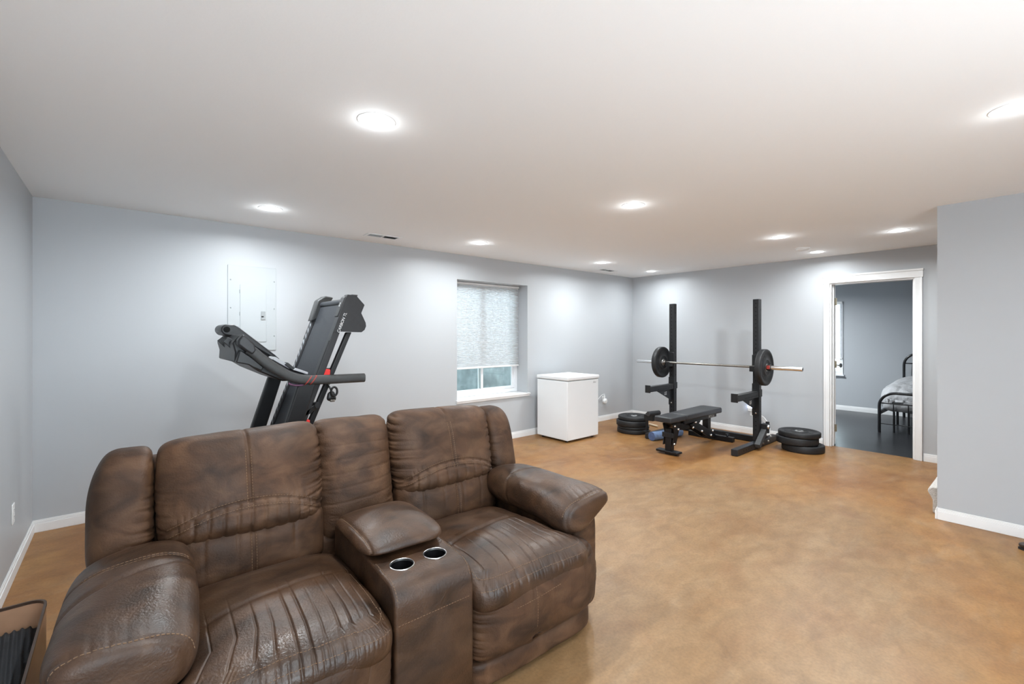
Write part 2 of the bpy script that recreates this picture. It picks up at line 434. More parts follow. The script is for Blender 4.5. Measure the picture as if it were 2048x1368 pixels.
# ------------------------------------------------------------------ back window
win = MB()
fy0, fy1 = 4.905, 4.965
x0, x1, z0, z1 = WX0, WX1, WZ0, WZ1
win.box(x0, x0 + .045, fy0, fy1, z0, z1); win.box(x1 - .045, x1, fy0, fy1, z0, z1)
win.box(x0 + .045, x1 - .045, fy0, fy1, z0, z0 + .05); win.box(x0 + .045, x1 - .045, fy0, fy1, z1 - .05, z1)
window = structure(win.build('window_1', 'vinyl', bevel=0.004))
sash = MB(); mid = 3.66
for a, b, y in ((x0 + .046, mid + .03, 4.918), (mid - .03, x1 - .046, 4.94)):
    sash_m = MB()
    yy0, yy1 = y - .011, y + .011
    zz0, zz1 = z0 + .051, z1 - .051
    sash_m.box(a, a + .035, yy0, yy1, zz0, zz1); sash_m.box(b - .035, b, yy0, yy1, zz0, zz1)
    sash_m.box(a + .035, b - .035, yy0, yy1, zz0, zz0 + .035); sash_m.box(a + .035, b - .035, yy0, yy1, zz1 - .035, zz1)
    sm_ = sash_m.build('window_sash', 'vinyl', window, bevel=0.003)
    MB().box(a + .034, b - .034, y - .002, y + .002, zz0 + .034, zz1 - .034).build('pane', 'glass', sm_, smooth=0)
sill = MB().box(WX0 + .001, WX1 - .001, YA - .001, 4.905, WZ0 - .02, WZ0)
sill.box(3.105, 4.33, YA - .030, YA + .0, WZ0 - .018, WZ0 + .002)
sill.box(3.11, 4.325, YA - .020, YA - .0, WZ0 - .043, WZ0 - .018)
structure(sill.build('trim_1', 'trim', bevel=0.004))
# pleated shade
zz = MB(); bot, top = 0.985, 2.062; n = 54; p = []
for i in range(n * 2 + 1):
    p.append((4.868 + (0.005 if i % 2 else -0.005), bot + (top - bot) * i / (2 * n)))
q = [(a + .003, b) for a, b in reversed(p)]
for x in ((WX0 + .012, WX1 - .012),):
    vs = [(x[0], *a) for a in p] + [(x[1], *a) for a in p]; m_ = len(p)
    zz.add(vs, [(i, i + 1, m_ + i + 1, m_ + i) for i in range(m_ - 1)])
    vs = [(x[0], a[0] + .022, a[1]) for a in [(4.877 - (b[0] - 4.868), b[1]) for b in p]] + [(x[1], a[0] + .022, a[1]) for a in [(4.877 - (b[0] - 4.868), b[1]) for b in p]]
    zz.add(vs, [(i, i + 1, m_ + i + 1, m_ + i) for i in range(m_ - 1)])
shade = empty('pleated_blind', 'white pleated window shade pulled three quarters down in the back wall recess', 'window blind', (3.71, 4.87, bot))
off = shade.location
def relo(mb, o): mb.v = [tuple(Vector(v) - Vector(o)) for v in mb.v]; return mb
relo(zz, off).build('shade_fabric', 'shade', shade, smooth=0)
MB(off).box(WX0 + .010, WX1 - .010, 4.852, 4.898, bot - .022, bot).build('bottom_rail', 'plastic_white', shade, bevel=0.004)
MB(off).box(WX0 + .010, WX1 - .010, 4.850, 4.900, top, top + .026).build('head_rail', 'plastic_white', shade, bevel=0.004)
# window well outside: ribbed concrete wall and ground
well = MB(); pts = []
for i in range(61):
    t = i / 60; x = 2.2 + 3.2 * t
    pts.append((x, 7.0 + 0.12 * math.sin(t * math.pi) + 0.012 * math.sin(t * 60)))
m_ = len(pts)
well.add([(x, y, -0.3) for x, y in pts] + [(x, y, 1.85) for x, y in pts], [(i, i + 1, m_ + i + 1, m_ + i) for i in range(m_ - 1)])
well.box(2.2, 5.4, YA + WT + .001, 7.15, -0.3, 0.25)
well.box(2.1, 2.2, YA + WT + .001, 7.15, -0.3, 1.7); well.box(5.4, 5.5, YA + WT + .001, 7.15, -0.3, 1.7)
structure(well.build('exterior_wall', 'concrete'))

# ------------------------------------------------------------------ doorway: casing, jamb, leaf
cs = MB()
cw = 0.064
cs.box(XB - .018, XB, DY1, DY1 + cw, 0, DZ); cs.box(XB - .018, XB, DY0 - cw, DY0, 0, DZ)
cs.box(XB - .024, XB, DY0 - cw - .008, DY1 + cw + .008, DZ, DZ + .075)
cs.box(XB - .030, XB, DY0 - cw - .012, DY1 + cw + .012, DZ + .075, DZ + .098)
cs.box(XB - .024, XB - .017, DY0 - cw, DY0 - cw + .018, 0, DZ); cs.box(XB - .024, XB - .017, DY1 + cw - .018, DY1 + cw, 0, DZ)
structure(cs.build('trim_2', 'trim', bevel=0.003))
jm = MB()
jm.box(XB, XB + .12, DY1 - .016, DY1, 0, DZ); jm.box(XB, XB + .12, DY0, DY0 + .016, 0, DZ); jm.box(XB, XB + .12, DY0 + .016, DY1 - .016, DZ - .016, DZ)
jm.box(XB + .05, XB + .082, DY1 - .028, DY1 - .016, 0, DZ - .016); jm.box(XB + .05, XB + .082, DY0 + .016, DY0 + .028, 0, DZ - .016)
structure(jm.build('trim_3', 'trim', bevel=0.002))

dr = bpy.data.objects.new('door_1', None); C.objects.link(dr); structure(dr)
dr.location = (XB + .125, DY1 - .028, 0); dr.rotation_euler = (0, 0, math.radians(14.6)); dr.empty_display_size = .05
d = MB().box(0.006, 0.766, 0.002, 0.037, 0.012, DZ - .022)
for zz0, zz1 in ((0.2, 0.95), (1.1, 1.88)):
    for xx0, xx1 in ((0.12, 0.36), (0.42, 0.66)):
        d.box(xx0, xx1, -0.003, 0.004, zz0, zz1); d.box(xx0, xx1, 0.035, 0.041, zz0, zz1)
d.build('door_leaf', 'trim', dr, bevel=0.002)
for zc in (0.22, 1.03, 1.83):
    hg = MB().box(0.0, 0.0062, 0.004, 0.034, zc - .045, zc + .045); hg.cyl((-.002, -.004, zc - .045), (-.002, -.004, zc + .045), .006, 10)
    hg.box(-.003, 0.001, -.014, 0.006, zc - .045, zc + .045)
    hg.build('hinge', 'hinge', dr)
kn = MB().cyl((0.70, -.002, 0.98), (0.70, -.05, 0.98), .012); kn.lathe([(.0, .0), (.026, .004), (.03, .02), (.022, .036), (0, .04)], (0.70, -.045, .98), (0, -1, 0), 20)
kn.build('door_knob', 'steel', dr)

# ------------------------------------------------------------------ bedroom beyond the doorway
BX0, BX1, BY0, BY1, BH = XB + .12, 10.2, -0.9, 4.2, 2.34
structure(MB().box(XB + .06, BX1 + .12, BY0 - .12, BY1 + .12, -0.12, 0.0).build('floor_bedroom', 'floor_dark'))
structure(MB().box(BX0, BX1 + .12, BY0 - .12, BY1 + .12, BH, BH + .1).build('ceiling_bedroom', 'wall_bed'))
BWY0, BWY1, BWZ0, BWZ1 = 2.43, 3.55, 0.66, 2.02
bf = MB()
bf.box(BX1, BX1 + .12, BY0 - .12, BWY0, 0, BH); bf.box(BX1, BX1 + .12, BWY1, BY1 + .12, 0, BH)
bf.box(BX1, BX1 + .12, BWY0, BWY1, 0, BWZ0); bf.box(BX1, BX1 + .12, BWY0, BWY1, BWZ1, BH)
structure(bf.build('wall_bedroom_far', 'wall_bed'))
structure(MB().box(BX0, BX1, BY1, BY1 + .12, 0, BH).build('wall_bedroom_left', 'wall_bed'))
structure(MB().box(BX0, BX1, BY0 - .12, BY0, 0, BH).build('wall_bedroom_right', 'wall_bed'))
baseboard('baseboard_bedroom', BX1, BX1, BY0, BY1, '-x')
w2 = MB()
w2.box(BX1 - .016, BX1 + .05, BWY0 - .0, BWY0 + .05, BWZ0, BWZ1); w2.box(BX1 - .016, BX1 + .05, BWY1 - .05, BWY1, BWZ0, BWZ1)
w2.box(BX1 - .016, BX1 + .05, BWY0 + .05, BWY1 - .05, BWZ0, BWZ0 + .06); w2.box(BX1 - .016, BX1 + .05, BWY0 + .05, BWY1 - .05, BWZ1 - .05, BWZ1)
w2.box(BX1 - .05, BX1 + .0, BWY0 - .02, BWY1 + .02, BWZ0 - .025, BWZ0)
wb = structure(w2.build('window_2', 'vinyl', bevel=0.003))
MB().box(BX1 + .03, BX1 + .034, BWY0 + .05, BWY1 - .05, BWZ0 + .06, BWZ1 - .05).build('pane', 'glass', wb, smooth=0)
bl = empty('window_blind', 'white slatted blind half hidden behind the open bedroom door', 'window blind', (BX1 - .03, 3.0, 1.0))
sl = MB(bl.location)
n = 48
for i in range(n):
    z = 0.98 + (1.98 - 0.98) * i / n
    sl.add([(BX1 - .035, BWY0 + .012, z), (BX1 - .018, BWY0 + .012, z + .016), (BX1 - .018, BWY1 - .012, z + .016), (BX1 - .035, BWY1 - .012, z)], [(0, 1, 2, 3)])
sl.build('slats', 'blind', bl, smooth=0)
MB(bl.location).box(BX1 - .042, BX1 - .018, BWY0 + .01, BWY1 - .01, 1.98, 2.02).build('head_rail', 'plastic_white', bl)
MB(bl.location).box(BX1 - .038, BX1 - .018, BWY0 + .012, BWY1 - .012, 0.955, 0.975).build('bottom_rail', 'plastic_white', bl)

# metal bed
bed = empty('metal_bed', 'black metal tube bed with a grey comforter seen through the doorway', 'bed', (8.311, 1.06, 0))
o = bed.location
FX, HX, yl, yr = 8.311, 10.10, 1.548, 0.57
def arch(x, h, rad, r, name):
    path = [(x, yl, 0.0), (x, yl, h - rad)]
    for i in range(1, 10):
        a = math.radians(90 * i / 9); path.append((x, yl - rad + rad * math.cos(a), h - rad + rad * math.sin(a)))
    for i in range(0, 10):
        a = math.radians(90 * i / 9); path.append((x, yr + rad - rad * math.sin(a), h - rad + rad * math.cos(a)))
    path += [(x, yr, 0.0)]
    MB(o).tube(path, r, 14).build(name, 'bed_black', bed)
arch(FX, 0.575, 0.19, 0.019, 'footboard_frame')
arch(HX, 1.09, 0.20, 0.019, 'headboard_frame')
MB(o).tube([(FX, yl, .425), (FX, yr, .425)], .009).build('footboard_rail', 'bed_black', bed)
MB(o).tube([(FX, yl, .128), (FX, yr, .128)], .006).build('footboard_rail', 'bed_black', bed)
for y in (1.388, 1.226, 1.06, 0.90, 0.74):
    MB(o).tube([(FX, y, .128), (FX, y, .425)], .007).build('spindle', 'bed_black', bed)
for h in (.92, .62):
    MB(o).tube([(HX, yl, h), (HX, yr, h)], .010).build('headboard_rail', 'bed_black', bed)
for y in (yl, yr): MB(o).box(FX, HX, y - .015, y + .015, .26, .31).build('side_rail', 'bed_black', bed)
for x in (9.2,):
    for y in (yl - .06, yr + .06, 1.06): MB(o).tube([(x, y, 0), (x, y, .27)], .016).build('middle_leg', 'bed_black', bed)
for y in (1.40, 1.24): MB(o).tube([(8.42, y, .0), (8.42, y, .3)], .013).build('middle_leg', 'bed_black', bed)

# ------------------------------------------------------------------ soft shapes
def lattice(a, b, c):
    idx = {}; P = []
    def g(i, j, k):
        key = (i, j, k)
        if key not in idx:
            idx[key] = len(P); P.append((2 * i / a - 1, 2 * j / b - 1, 2 * k / c - 1))
        return idx[key]
    F = []
    for j in range(b):
        for k in range(c):
            F.append((g(0, j, k), g(0, j, k + 1), g(0, j + 1, k + 1), g(0, j + 1, k)))
            F.append((g(a, j, k), g(a, j + 1, k), g(a, j + 1, k + 1), g(a, j, k + 1)))
    for i in range(a):
        for k in range(c):
            F.append((g(i, 0, k), g(i + 1, 0, k), g(i + 1, 0, k + 1), g(i, 0, k + 1)))
            F.append((g(i, b, k), g(i, b, k + 1), g(i + 1, b, k + 1), g(i + 1, b, k)))
    for i in range(a):
        for j in range(b):
            F.append((g(i, j, 0), g(i, j + 1, 0), g(i + 1, j + 1, 0), g(i + 1, j, 0)))
            F.append((g(i, j, c), g(i + 1, j, c), g(i + 1, j + 1, c), g(i, j + 1, c)))
    return np.array(P), np.array(F)

def swell(P, freq, seed, n=7):
    """smooth pseudo noise, about -1..1"""
    r = np.random.RandomState(seed); out = np.zeros(len(P))
    for _ in range(n):
        k = r.normal(size=3); k *= freq * (0.6 + 0.8 * r.rand()) / np.linalg.norm(k)
        out += np.sin(P @ k + r.rand() * 6.28)
    return out / math.sqrt(n)

def cushion(name, m, parent, n, f, k=4.0, disp=None, off=(0, 0, 0)):
    p, F = lattice(*n)
    if isinstance(k, (tuple, list)):       # (a, b, axis): exponent a across the face, b along the thickness axis
        ka, kb, ax_ = k; o2 = [i for i in range(3) if i != ax_]
        A_ = np.abs(p)
        r = ((A_[:, o2[0]] ** ka + A_[:, o2[1]] ** ka) ** (kb / ka) + A_[:, ax_] ** kb) ** (1 / kb)
    else:
        r = (np.abs(p) ** k).sum(1) ** (1 / k)
    q = p / r[:, None]
    P = np.array(f(q), float)
    if P.shape[0] == 3: P = P.T
    if disp is not None:
        N = np.zeros_like(P)
        a, b, c, d = (P[F[:, i]] for i in range(4))
        fn = np.cross(c - a, d - b)
        for i in range(4): np.add.at(N, F[:, i], fn)
        N /= np.linalg.norm(N, axis=1)[:, None] + 1e-12
        cen = P.mean(0)
        if ((P - cen) * N).sum() < 0: N = -N
        P = P + N * disp(q, P)[:, None]
    me = bpy.data.meshes.new(name)
    me.from_pydata([tuple(x) for x in (P - np.array(off))], [], [tuple(int(i) for i in x) for x in F])
    import bmesh
    bm = bmesh.new(); bm.from_mesh(me); bmesh.ops.recalc_face_normals(bm, faces=bm.faces); bm.to_mesh(me); bm.free()
    for pl in me.polygons: pl.use_smooth = True
    me.materials.append(M[m])
    o = bpy.data.objects.new(name, me); C.objects.link(o)
    if parent: o.parent = parent
    return o

def gs(x, s): return np.exp(-(x / s) ** 2)

def stitches(host, lines, direction, dash=0.0075, gap=0.004, r=0.0011, m='stitch', depth=.25, name='stitching', lift=.0004):
    """short thread dashes lying on the surface of host; lines are polylines in the host's space, thrown onto it along direction"""
    bvh = BVHTree.FromPolygons([v.co for v in host.data.vertices], [tuple(p.vertices) for p in host.data.polygons])
    d = Vector(direction).normalized()
    for line in lines:
        mb = MB(); pts = []
        for p in line:
            h = bvh.ray_cast(Vector(p) - d * depth, d, depth * 2)
            if h[0] is not None: pts.append(h[0] + h[1] * lift * (1 if h[1].dot(d) < 0 else -1))
        if len(pts) < 2: continue
        L_ = [0.0]
        for a, b in zip(pts, pts[1:]): L_.append(L_[-1] + (b - a).length)
        def at(s):
            for i in range(len(pts) - 1):
                if s <= L_[i + 1]:
                    t = (s - L_[i]) / max(1e-9, L_[i + 1] - L_[i]); return pts[i].lerp(pts[i + 1], t)
            return pts[-1]
        s = 0.0
        while s + dash < L_[-1]:
            a, b = at(s), at(s + dash)
            if 1e-4 < (b - a).length < dash * 1.5: mb.tube([a, (a + b) / 2, b], r, 5)
            s += dash + gap
        if mb.v: mb.build(name, m, host)

# comforter on the bed (lies on it, a thing of its own)
def f_comf(q):
    x = 9.235 + 0.85 * q[:, 0]; y = 1.06 + 0.545 * q[:, 1]
    z = 0.475 + 0.215 * q[:, 2]
    z += np.where(q[:, 2] > 0, 0.07 * q[:, 0] + .015 * swell(q, 3.0, 5), 0)
    x += np.where(q[:, 0] < -.5, -.02 * swell(q, 5, 3), 0)
    return np.stack([x, y, z], 1)
def d_comf(q, P):
    return 0.010 * swell(P, 14, 4) + 0.006 * swell(P, 38, 6) - .014 * gs(np.sin(P[:, 1] * 17 + 2 * q[:, 2]), .18) * (q[:, 0] < -.6)
comf = cushion('comforter', 'comforter', None, (60, 50, 26), f_comf, 4.5, d_comf)
tag(comf, 'light grey wrinkled comforter lying on the black metal bed', 'comforter')

# ------------------------------------------------------------------ the recliner sofa (its own axes: u right, v back, z up; seats face -v)
sofa = empty('recliner_sofa', 'worn brown leather two seat recliner sofa with cup holder console in the middle', 'sofa', (0.86, 1.42, 0), math.radians(-2.5))
LE, LW = 'leather', 'leather_worn'

def gather(q, P, a, axis=2, freq=26, reach=.22, seed=1, which=(1, 1)):
    """puckers running in from the left and right edges"""
    e = np.zeros(len(q))
    ph = swell(P, 13, seed) * 2.2
    t = q[:, axis] * freq + ph
    rid = np.clip(0.5 + 0.5 * np.sin(t), 0, 1) ** 5 + .45 * np.clip(0.5 + 0.5 * np.sin(1.73 * t + 2 * swell(P, 9, seed + 2)), 0, 1) ** 7
    mod = np.clip(0.55 + 0.75 * swell(P, 11, seed + 5), 0, 1.3)
    for s, wgt in ((-1, which[0]), (1, which[1])):
        if wgt:
            rr = reach * np.clip(.75 + .5 * swell(P, 15, seed + 7), .35, 1.4)
            e += wgt * np.exp(-((0.97 - s * q[:, 0]).clip(0) / rr) ** 1.3) * (s * q[:, 0] > 0.1)
    return -a * e * rid * mod

LEAN = 0.23
TEAR = (.450, -.05, .168)
for s in (-1, 1):
    # headrest: full upper back cushion overhanging the lumbar
    uc, hu, zc, hz = s * 0.488, 0.312, 0.787, 0.205
    arc = lambda qx: 0.733 - 0.100 * np.abs(qx) ** 2.3
    def f_head(q, uc=uc, hu=hu, zc=zc, hz=hz):
        z = zc + hz * q[:, 2]
        v = 0.797 + LEAN * (z - 0.6) + 0.105 * q[:, 1]
        fr = np.clip(-q[:, 1], 0, 1)
        v -= fr * (0.030 * (1 - q[:, 0] ** 2) * (1 - 0.5 * q[:, 2] ** 2) + 0.040 * gs(z - .645, .075) * (1 - q[:, 0] ** 6))
        z = z - 0.012 * (q[:, 0] * s) * (q[:, 2] > 0) * q[:, 2] - .012 * fr * (q[:, 2] < -.5)
        u = uc + hu * q[:, 0] * (1 + 0.015 * np.cos(q[:, 2] * 3))
        return np.stack([u, v, z], 1)
    def d_head(q, P, uc=uc, s=s):
        fr = np.clip(-q[:, 1] * 1.6, 0, 1); fr2 = np.clip(-q[:, 1] * 1.6 + np.clip(q[:, 2], 0, 1), 0, 1)
        a = arc(q[:, 0])
        d = 0.0035 * swell(P, 9, 11 + s) + 0.0012 * swell(P, 34, 12 + s)
        d += gather(q, P, 0.0125, freq=30, reach=.19, seed=20 + s, which=((.45, 1), (1, .5))[s > 0]) * (q[:, 2] > -.75)
        d -= fr2 * 0.007 * gs(q[:, 0], .022) * (P[:, 2] > a - .005)
        d -= fr * 0.008 * gs(P[:, 2] - a, .007)
        d -= fr * 0.004 * gs(P[:, 2] - a + .03, .006)
        # small tucks hanging from the arc seam
        d -= fr * 0.006 * (P[:, 2] < a) * gs(np.sin(P[:, 0] * 62 + 1.5 * swell(P, 5, 3)), .35)
        d -= fr * 0.003 * gs(np.sin(P[:, 0] * 150), .4) * gs(P[:, 2] - a - .016, .014)
        return d
    hd = cushion('headrest_cushion', LE, sofa, (110, 20, 84), f_head, (9, 3.0, 1), d_head)
    xs = np.linspace(-.88, .88, 60)
    arc_l = [[(uc + hu * x, .6, arc(x) + dz) for x in xs] for dz in (.008, -.022)]
    ctr = [[(uc + du, .6, z) for z in np.linspace(.70, .93, 40)] for du in (-.010, .010)]
    stitches(hd, arc_l + ctr, (0, 1, 0), depth=.4)
    # lumbar cushion
    def f_lum(q, uc=uc, hu=hu):
        z = 0.515 + 0.125 * q[:, 2]
        v = 0.778 + 0.10 * (z - .5) + 0.10 * q[:, 1]
        v -= np.clip(-q[:, 1], 0, 1) * 0.02 * (1 - q[:, 0] ** 2)
        return np.stack([uc + .985 * hu * q[:, 0], v, z], 1)
    def d_lum(q, P, uc=uc, s=s):
        fr = np.clip(-q[:, 1] * 1.6, 0, 1)
        d = 0.003 * swell(P, 11, 31 + s) + .001 * swell(P, 40, 32)
        d -= fr * .007 * gs(q[:, 0] - .03, .025)
        d -= fr * .005 * gs(np.sin(P[:, 0] * 30 + swell(P, 6, 33)), .16) * np.clip(.6 + .6 * q[:, 2], 0, 1)
        return d
    lm = cushion('lumbar_cushion', LE, sofa, (90, 16, 50), f_lum, (8, 3.0, 1), d_lum)
    stitches(lm, [[(uc + .01 + du, .6, z) for z in np.linspace(.44, .60, 30)] for du in (-.009, .009)], (0, 1, 0), depth=.4)

    # wing at the outer side of the back
    wu, wh = s * 0.902, 0.100
    def f_wing(q, wu=wu, wh=wh, s=s):
        z = 0.745 + 0.215 * q[:, 2]
        o_ = q[:, 0] * s
        z = z - 0.030 * np.clip(o_, 0, 1) ** 2 * np.clip(q[:, 2], 0, 1)
        v = 0.845 + LEAN * (z - .6) + 0.105 * q[:, 1] + .02 * np.clip(o_, 0, 1) ** 2
        u = wu + wh * q[:, 0] - s * 0.035 * np.clip(q[:, 2], 0, 1) ** 2 * np.clip(o_, 0, 1)
        return np.stack([u, v, z], 1)
    def d_wing(q, P, s=s):
        d = 0.003 * swell(P, 12, 41 + s)
        d += gather(q, P, 0.012 if s > 0 else .007, freq=30, reach=.42, seed=43 + s, which=((0, 1), (1, 0))[s > 0])
        return d
    cushion('back_wing', LE, sofa, (36, 26, 84), f_wing, (7, 3.4, 1), d_wing)

    # seat cushion
    su, sh = s * 0.448, 0.296
    cre = [-.74, -.52, -.33, -.18, -.02, .10, .24, .40, .52, .63, .74, .84]
    def f_seat(q, su=su, sh=sh, s=s):
        v = 0.322 + 0.372 * q[:, 1]
        z = 0.398 + 0.098 * q[:, 2]
        tp = np.clip(q[:, 2], 0, 1)
        z += tp * (0.016 * np.cos(q[:, 1] * 1.9 + .6) - 0.020 * np.clip(q[:, 1], 0, 1) + .012 * (1 - q[:, 0] ** 2) - .012 * np.clip((.06 - v) / .1, 0, 1))
        u = su + sh * q[:, 0] + s * .060 * np.clip(q[:, 0] * s, 0, 1) * np.clip((.13 - v) / .10, 0, 1)
        return np.stack([u, v, z], 1)
    def d_seat(q, P, su=su, s=s):
        tp = np.clip(q[:, 2] * 1.5, 0, 1)
        d = 0.004 * swell(P, 9, 51 + s) + .0012 * swell(P, 45, 52)
        wob = 0.012 * swell(P, 7, 53 + s)
        fade = np.clip(1.15 - (P[:, 1] - .02) / .34, 0, 1)
        for i, c in enumerate(cre):
            l = .35 + .65 * abs(math.sin(i * 2.3 + s))
            d -= tp * (.0032 + .0018 * (i % 3)) * gs(q[:, 0] - c - wob, .009) * np.clip(fade * 1.5 - (1 - l), 0, 1)
        d -= tp * .005 * gs(q[:, 0] + s * .86 - .3 * wob, .02) * (P[:, 1] < .5)
        fr = np.clip(-q[:, 1] * 1.6, 0, 1)
        d -= fr * .005 * gs(P[:, 2] - .449, .006)
        d -= fr * .003 * gs(np.sin(P[:, 0] * 95 + 2 * swell(P, 7, 54)), .28) * gs(P[:, 2] - .445, .03)
        d -= tp * .006 * gs(P[:, 1] - .33 - .05 * q[:, 0] - wob, .012)
        return d
    st = cushion('seat_cushion', LW, sofa, (220, 90, 16), f_seat, (8, 3.0, 2), d_seat)
    stitches(st, [[(su - s * .86 * sh, v, .6) for v in np.linspace(.02, .45, 50)]], (0, 0, -1), depth=.4)

    # footrest: padded front panel, wider than the seat, wrapping in front of the arm
    fu, fh = s * 0.523, 0.357
    def f_foot(q, fu=fu, fh=fh, s=s):
        z = 0.294 + 0.162 * q[:, 2]
        o_ = q[:, 0] * s
        u = fu + fh * q[:, 0]
        u = u - s * np.where(o_ > 0, 0.055 * np.clip(q[:, 2], 0, 1) ** 2 + .03 * np.clip(-q[:, 2], 0, 1) ** 2, 0) * o_
        v = 0.048 + 0.085 * q[:, 1] - np.clip(-q[:, 1], 0, 1) * .022 * (1 - q[:, 2] ** 2) * (1 - q[:, 0] ** 2 * .6)
        v += .030 * np.clip(o_ - .55, 0, 1)
        z += np.clip(q[:, 2], 0, 1) * (.006 * np.cos(q[:, 0] * 2))
        return np.stack([u, v, z], 1)
    def d_foot(q, P, fu=fu, s=s):
        fr = np.clip(-q[:, 1] * 1.8 + np.clip(q[:, 2], 0, 1), 0, 1)
        d = 0.0035 * swell(P, 9, 61 + s) + .001 * swell(P, 40, 62)
        zt = 0.425 + .006 * np.cos(q[:, 0] * 2)
        d -= fr * .006 * gs(P[:, 2] - zt, .006)
        d -= fr * .004 * gs(P[:, 2] - zt + .032, .005)
        d -= fr * .0022 * gs(np.sin(P[:, 0] * 95 + 2 * swell(P, 7, 63)), .28) * gs(P[:, 2] - zt + .01, .035)
        d -= fr * .0025 * gs(np.sin(P[:, 0] * 41 + 2.5 * swell(P, 5, 64)), .10) * np.clip((P[:, 2] - .20) / .2, 0, 1) * (np.abs(q[:, 0]) < .8)
        d += gather(q, P, .005, freq=30, reach=.12, seed=65 + s)
        if s > 0:
            # torn spot low on the right panel
            d -= .018 * gs(P[:, 0] - .45, .018) * gs(P[:, 2] - .168, .011) * fr
            d += .007 * gs(P[:, 0] - .43, .035) * gs(P[:, 2] - .152, .012) * fr
        return d
    ft = cushion('footrest', LE, sofa, (130, 22, 80), f_foot, (9, 3.0, 1), d_foot)
    xs = np.linspace(-.93, .93, 90)
    stitches(st, [[(su + s * .025 + .315 * x, -.3, .452 + dz + .006 * math.cos(2 * x)) for x in xs] for dz in (.012, -.018)], (0, 1, 0), depth=.5)
    if s > 0:
        stitches(ft, [[(.43 + t * .002, -.2, .42 - .2 * t) for t in np.linspace(0, 1, 30)], [(.33 + t * .12, -.2, .335 + .01 * t) for t in np.linspace(0, 1, 20)],
                      [(.45 + t * .12, -.2, .345 + .012 * t) for t in np.linspace(0, 1, 20)]], (0, 1, 0), depth=.4)
    if s > 0:
        tear = []
        for i in range(14):
            a = 2 * math.pi * i / 14
            tear.append((TEAR[0] + (.020 + .006 * math.sin(3 * a)) * math.cos(a) + .010 * math.sin(a), TEAR[2] + (.009 + .003 * math.cos(2 * a)) * math.sin(a) + .004 * math.cos(a)))
        tb = BVHTree.FromPolygons([v.co for v in ft.data.vertices], [tuple(p.vertices) for p in ft.data.polygons])
        pts = []
        for u, z in tear + [(TEAR[0], TEAR[2])]:
            h = tb.ray_cast(Vector((u, -.4, z)), Vector((0, 1, 0))); pts.append(h[0] + Vector((0, -.0012, 0)))
        tr = MB().add(pts, [(i, (i + 1) % 14, 14) for i in range(14)]).build('tear', 'cup_dark', ft, smooth=0)
        tr['label'] = 'dark torn hole in the leather'
        fl = []
        for u, z, o_ in ((-.026, -.014, .002), (.004, -.017, .004), (.020, -.010, .003), (.012, -.002, .012), (-.010, -.004, .010)):
            h = tb.ray_cast(Vector((TEAR[0] + u, -.4, TEAR[2] + z)), Vector((0, 1, 0))); fl.append(h[0] + Vector((0, -o_, 0)))
        MB().add(fl, [(0, 1, 2, 3, 4)]).build('torn_flap', 'leather', tr, smooth=0)
    # lower front panel
    def f_low(q, fu=fu, fh=fh, s=s):
        o_ = q[:, 0] * s
        return np.stack([fu + .955 * fh * q[:, 0] - s * .016, 0.064 + 0.062 * q[:, 1] + .03 * np.clip(o_ - .5, 0, 1), 0.080 + 0.050 * q[:, 2]], 1)
    cushion('lower_front_panel', LE, sofa, (60, 14, 14), f_low, (9, 4, 1), lambda q, P: .003 * swell(P, 12, 71))

    # arm: pillow top over an upholstered panel
    au, ah = s * 0.857, 0.168
    def f_arm(q, au=au, ah=ah, s=s):
        o_ = q[:, 0] * s                       # +1 outer
        v = 0.385 + 0.335 * q[:, 1]
        front = np.clip((0.30 - v) / .27, 0, 1)
        up, dn = np.clip(q[:, 2], 0, 1), np.clip(-q[:, 2], 0, 1)
        top = 0.108 - 0.046 * front ** 1.6 - .012 * np.clip((v - .5) / .2, 0, 1)
        z = 0.560 + top * up - (0.112 - .088 * np.clip(o_, 0, 1)) * (1 - .30 * front * np.clip(o_ + .4, 0, 1)) * dn + (0.040 * front - .018 * (1 - front)) * o_ * (1 - .2 * up) + .004 * front
        u = au + ah * q[:, 0] * (1 - .05 * front)
        v = v - .02 * o_ * front
        return np.stack([u, v, z], 1)
    def d_arm(q, P, au=au, s=s):
        d = 0.0035 * swell(P, 9, 81 + s) + .001 * swell(P, 38, 82)
        fr = np.clip(1 - (P[:, 1] - .06) / .13, 0, 1)
        d -= .0038 * fr * np.clip(.5 + .8 * swell(P, 14, 85), 0, 1) * (.5 + .5 * np.sin(q[:, 0] * 27 + 4 * swell(P, 9, 83))) ** 4 * (q[:, 1] > -.93)
        d -= .006 * gs(P[:, 1] - .50, .008)
        d -= .004 * gs(P[:, 1] - .075, .006) * (q[:, 1] < -.5)
        if s < 0: d -= .008 * gs(P[:, 1] - .40 - .05 * q[:, 0] - .01 * swell(P, 8, 84), .012) * (q[:, 2] > -.2)
        return d
    ar = cushion('armrest', LW, sofa, (70, 80, 36), f_arm, (2.5, 7.0, 1), d_arm)
    stitches(ar, [[(au + s * ah * x, v0, 1.0) for x in np.linspace(-.9, .8, 50)] for v0 in (.49, .51)], (0, 0, -1), depth=.7)
    stitches(ar, [[(au + s * ah * x, .076 - .02 * x, 1.0) for x in np.linspace(-.93, .93, 60)]], (0, 0, -1), depth=.7, r=.0016)
    # panel under the arm
    def f_pan(q, s=s):
        return np.stack([s * 0.885 + 0.108 * q[:, 0], 0.425 + 0.335 * q[:, 1], 0.295 + 0.262 * q[:, 2]], 1)
    cushion('arm_panel', LE, sofa, (24, 50, 40), f_pan, (8, 5, 0), lambda q, P: .003 * swell(P, 8, 91))

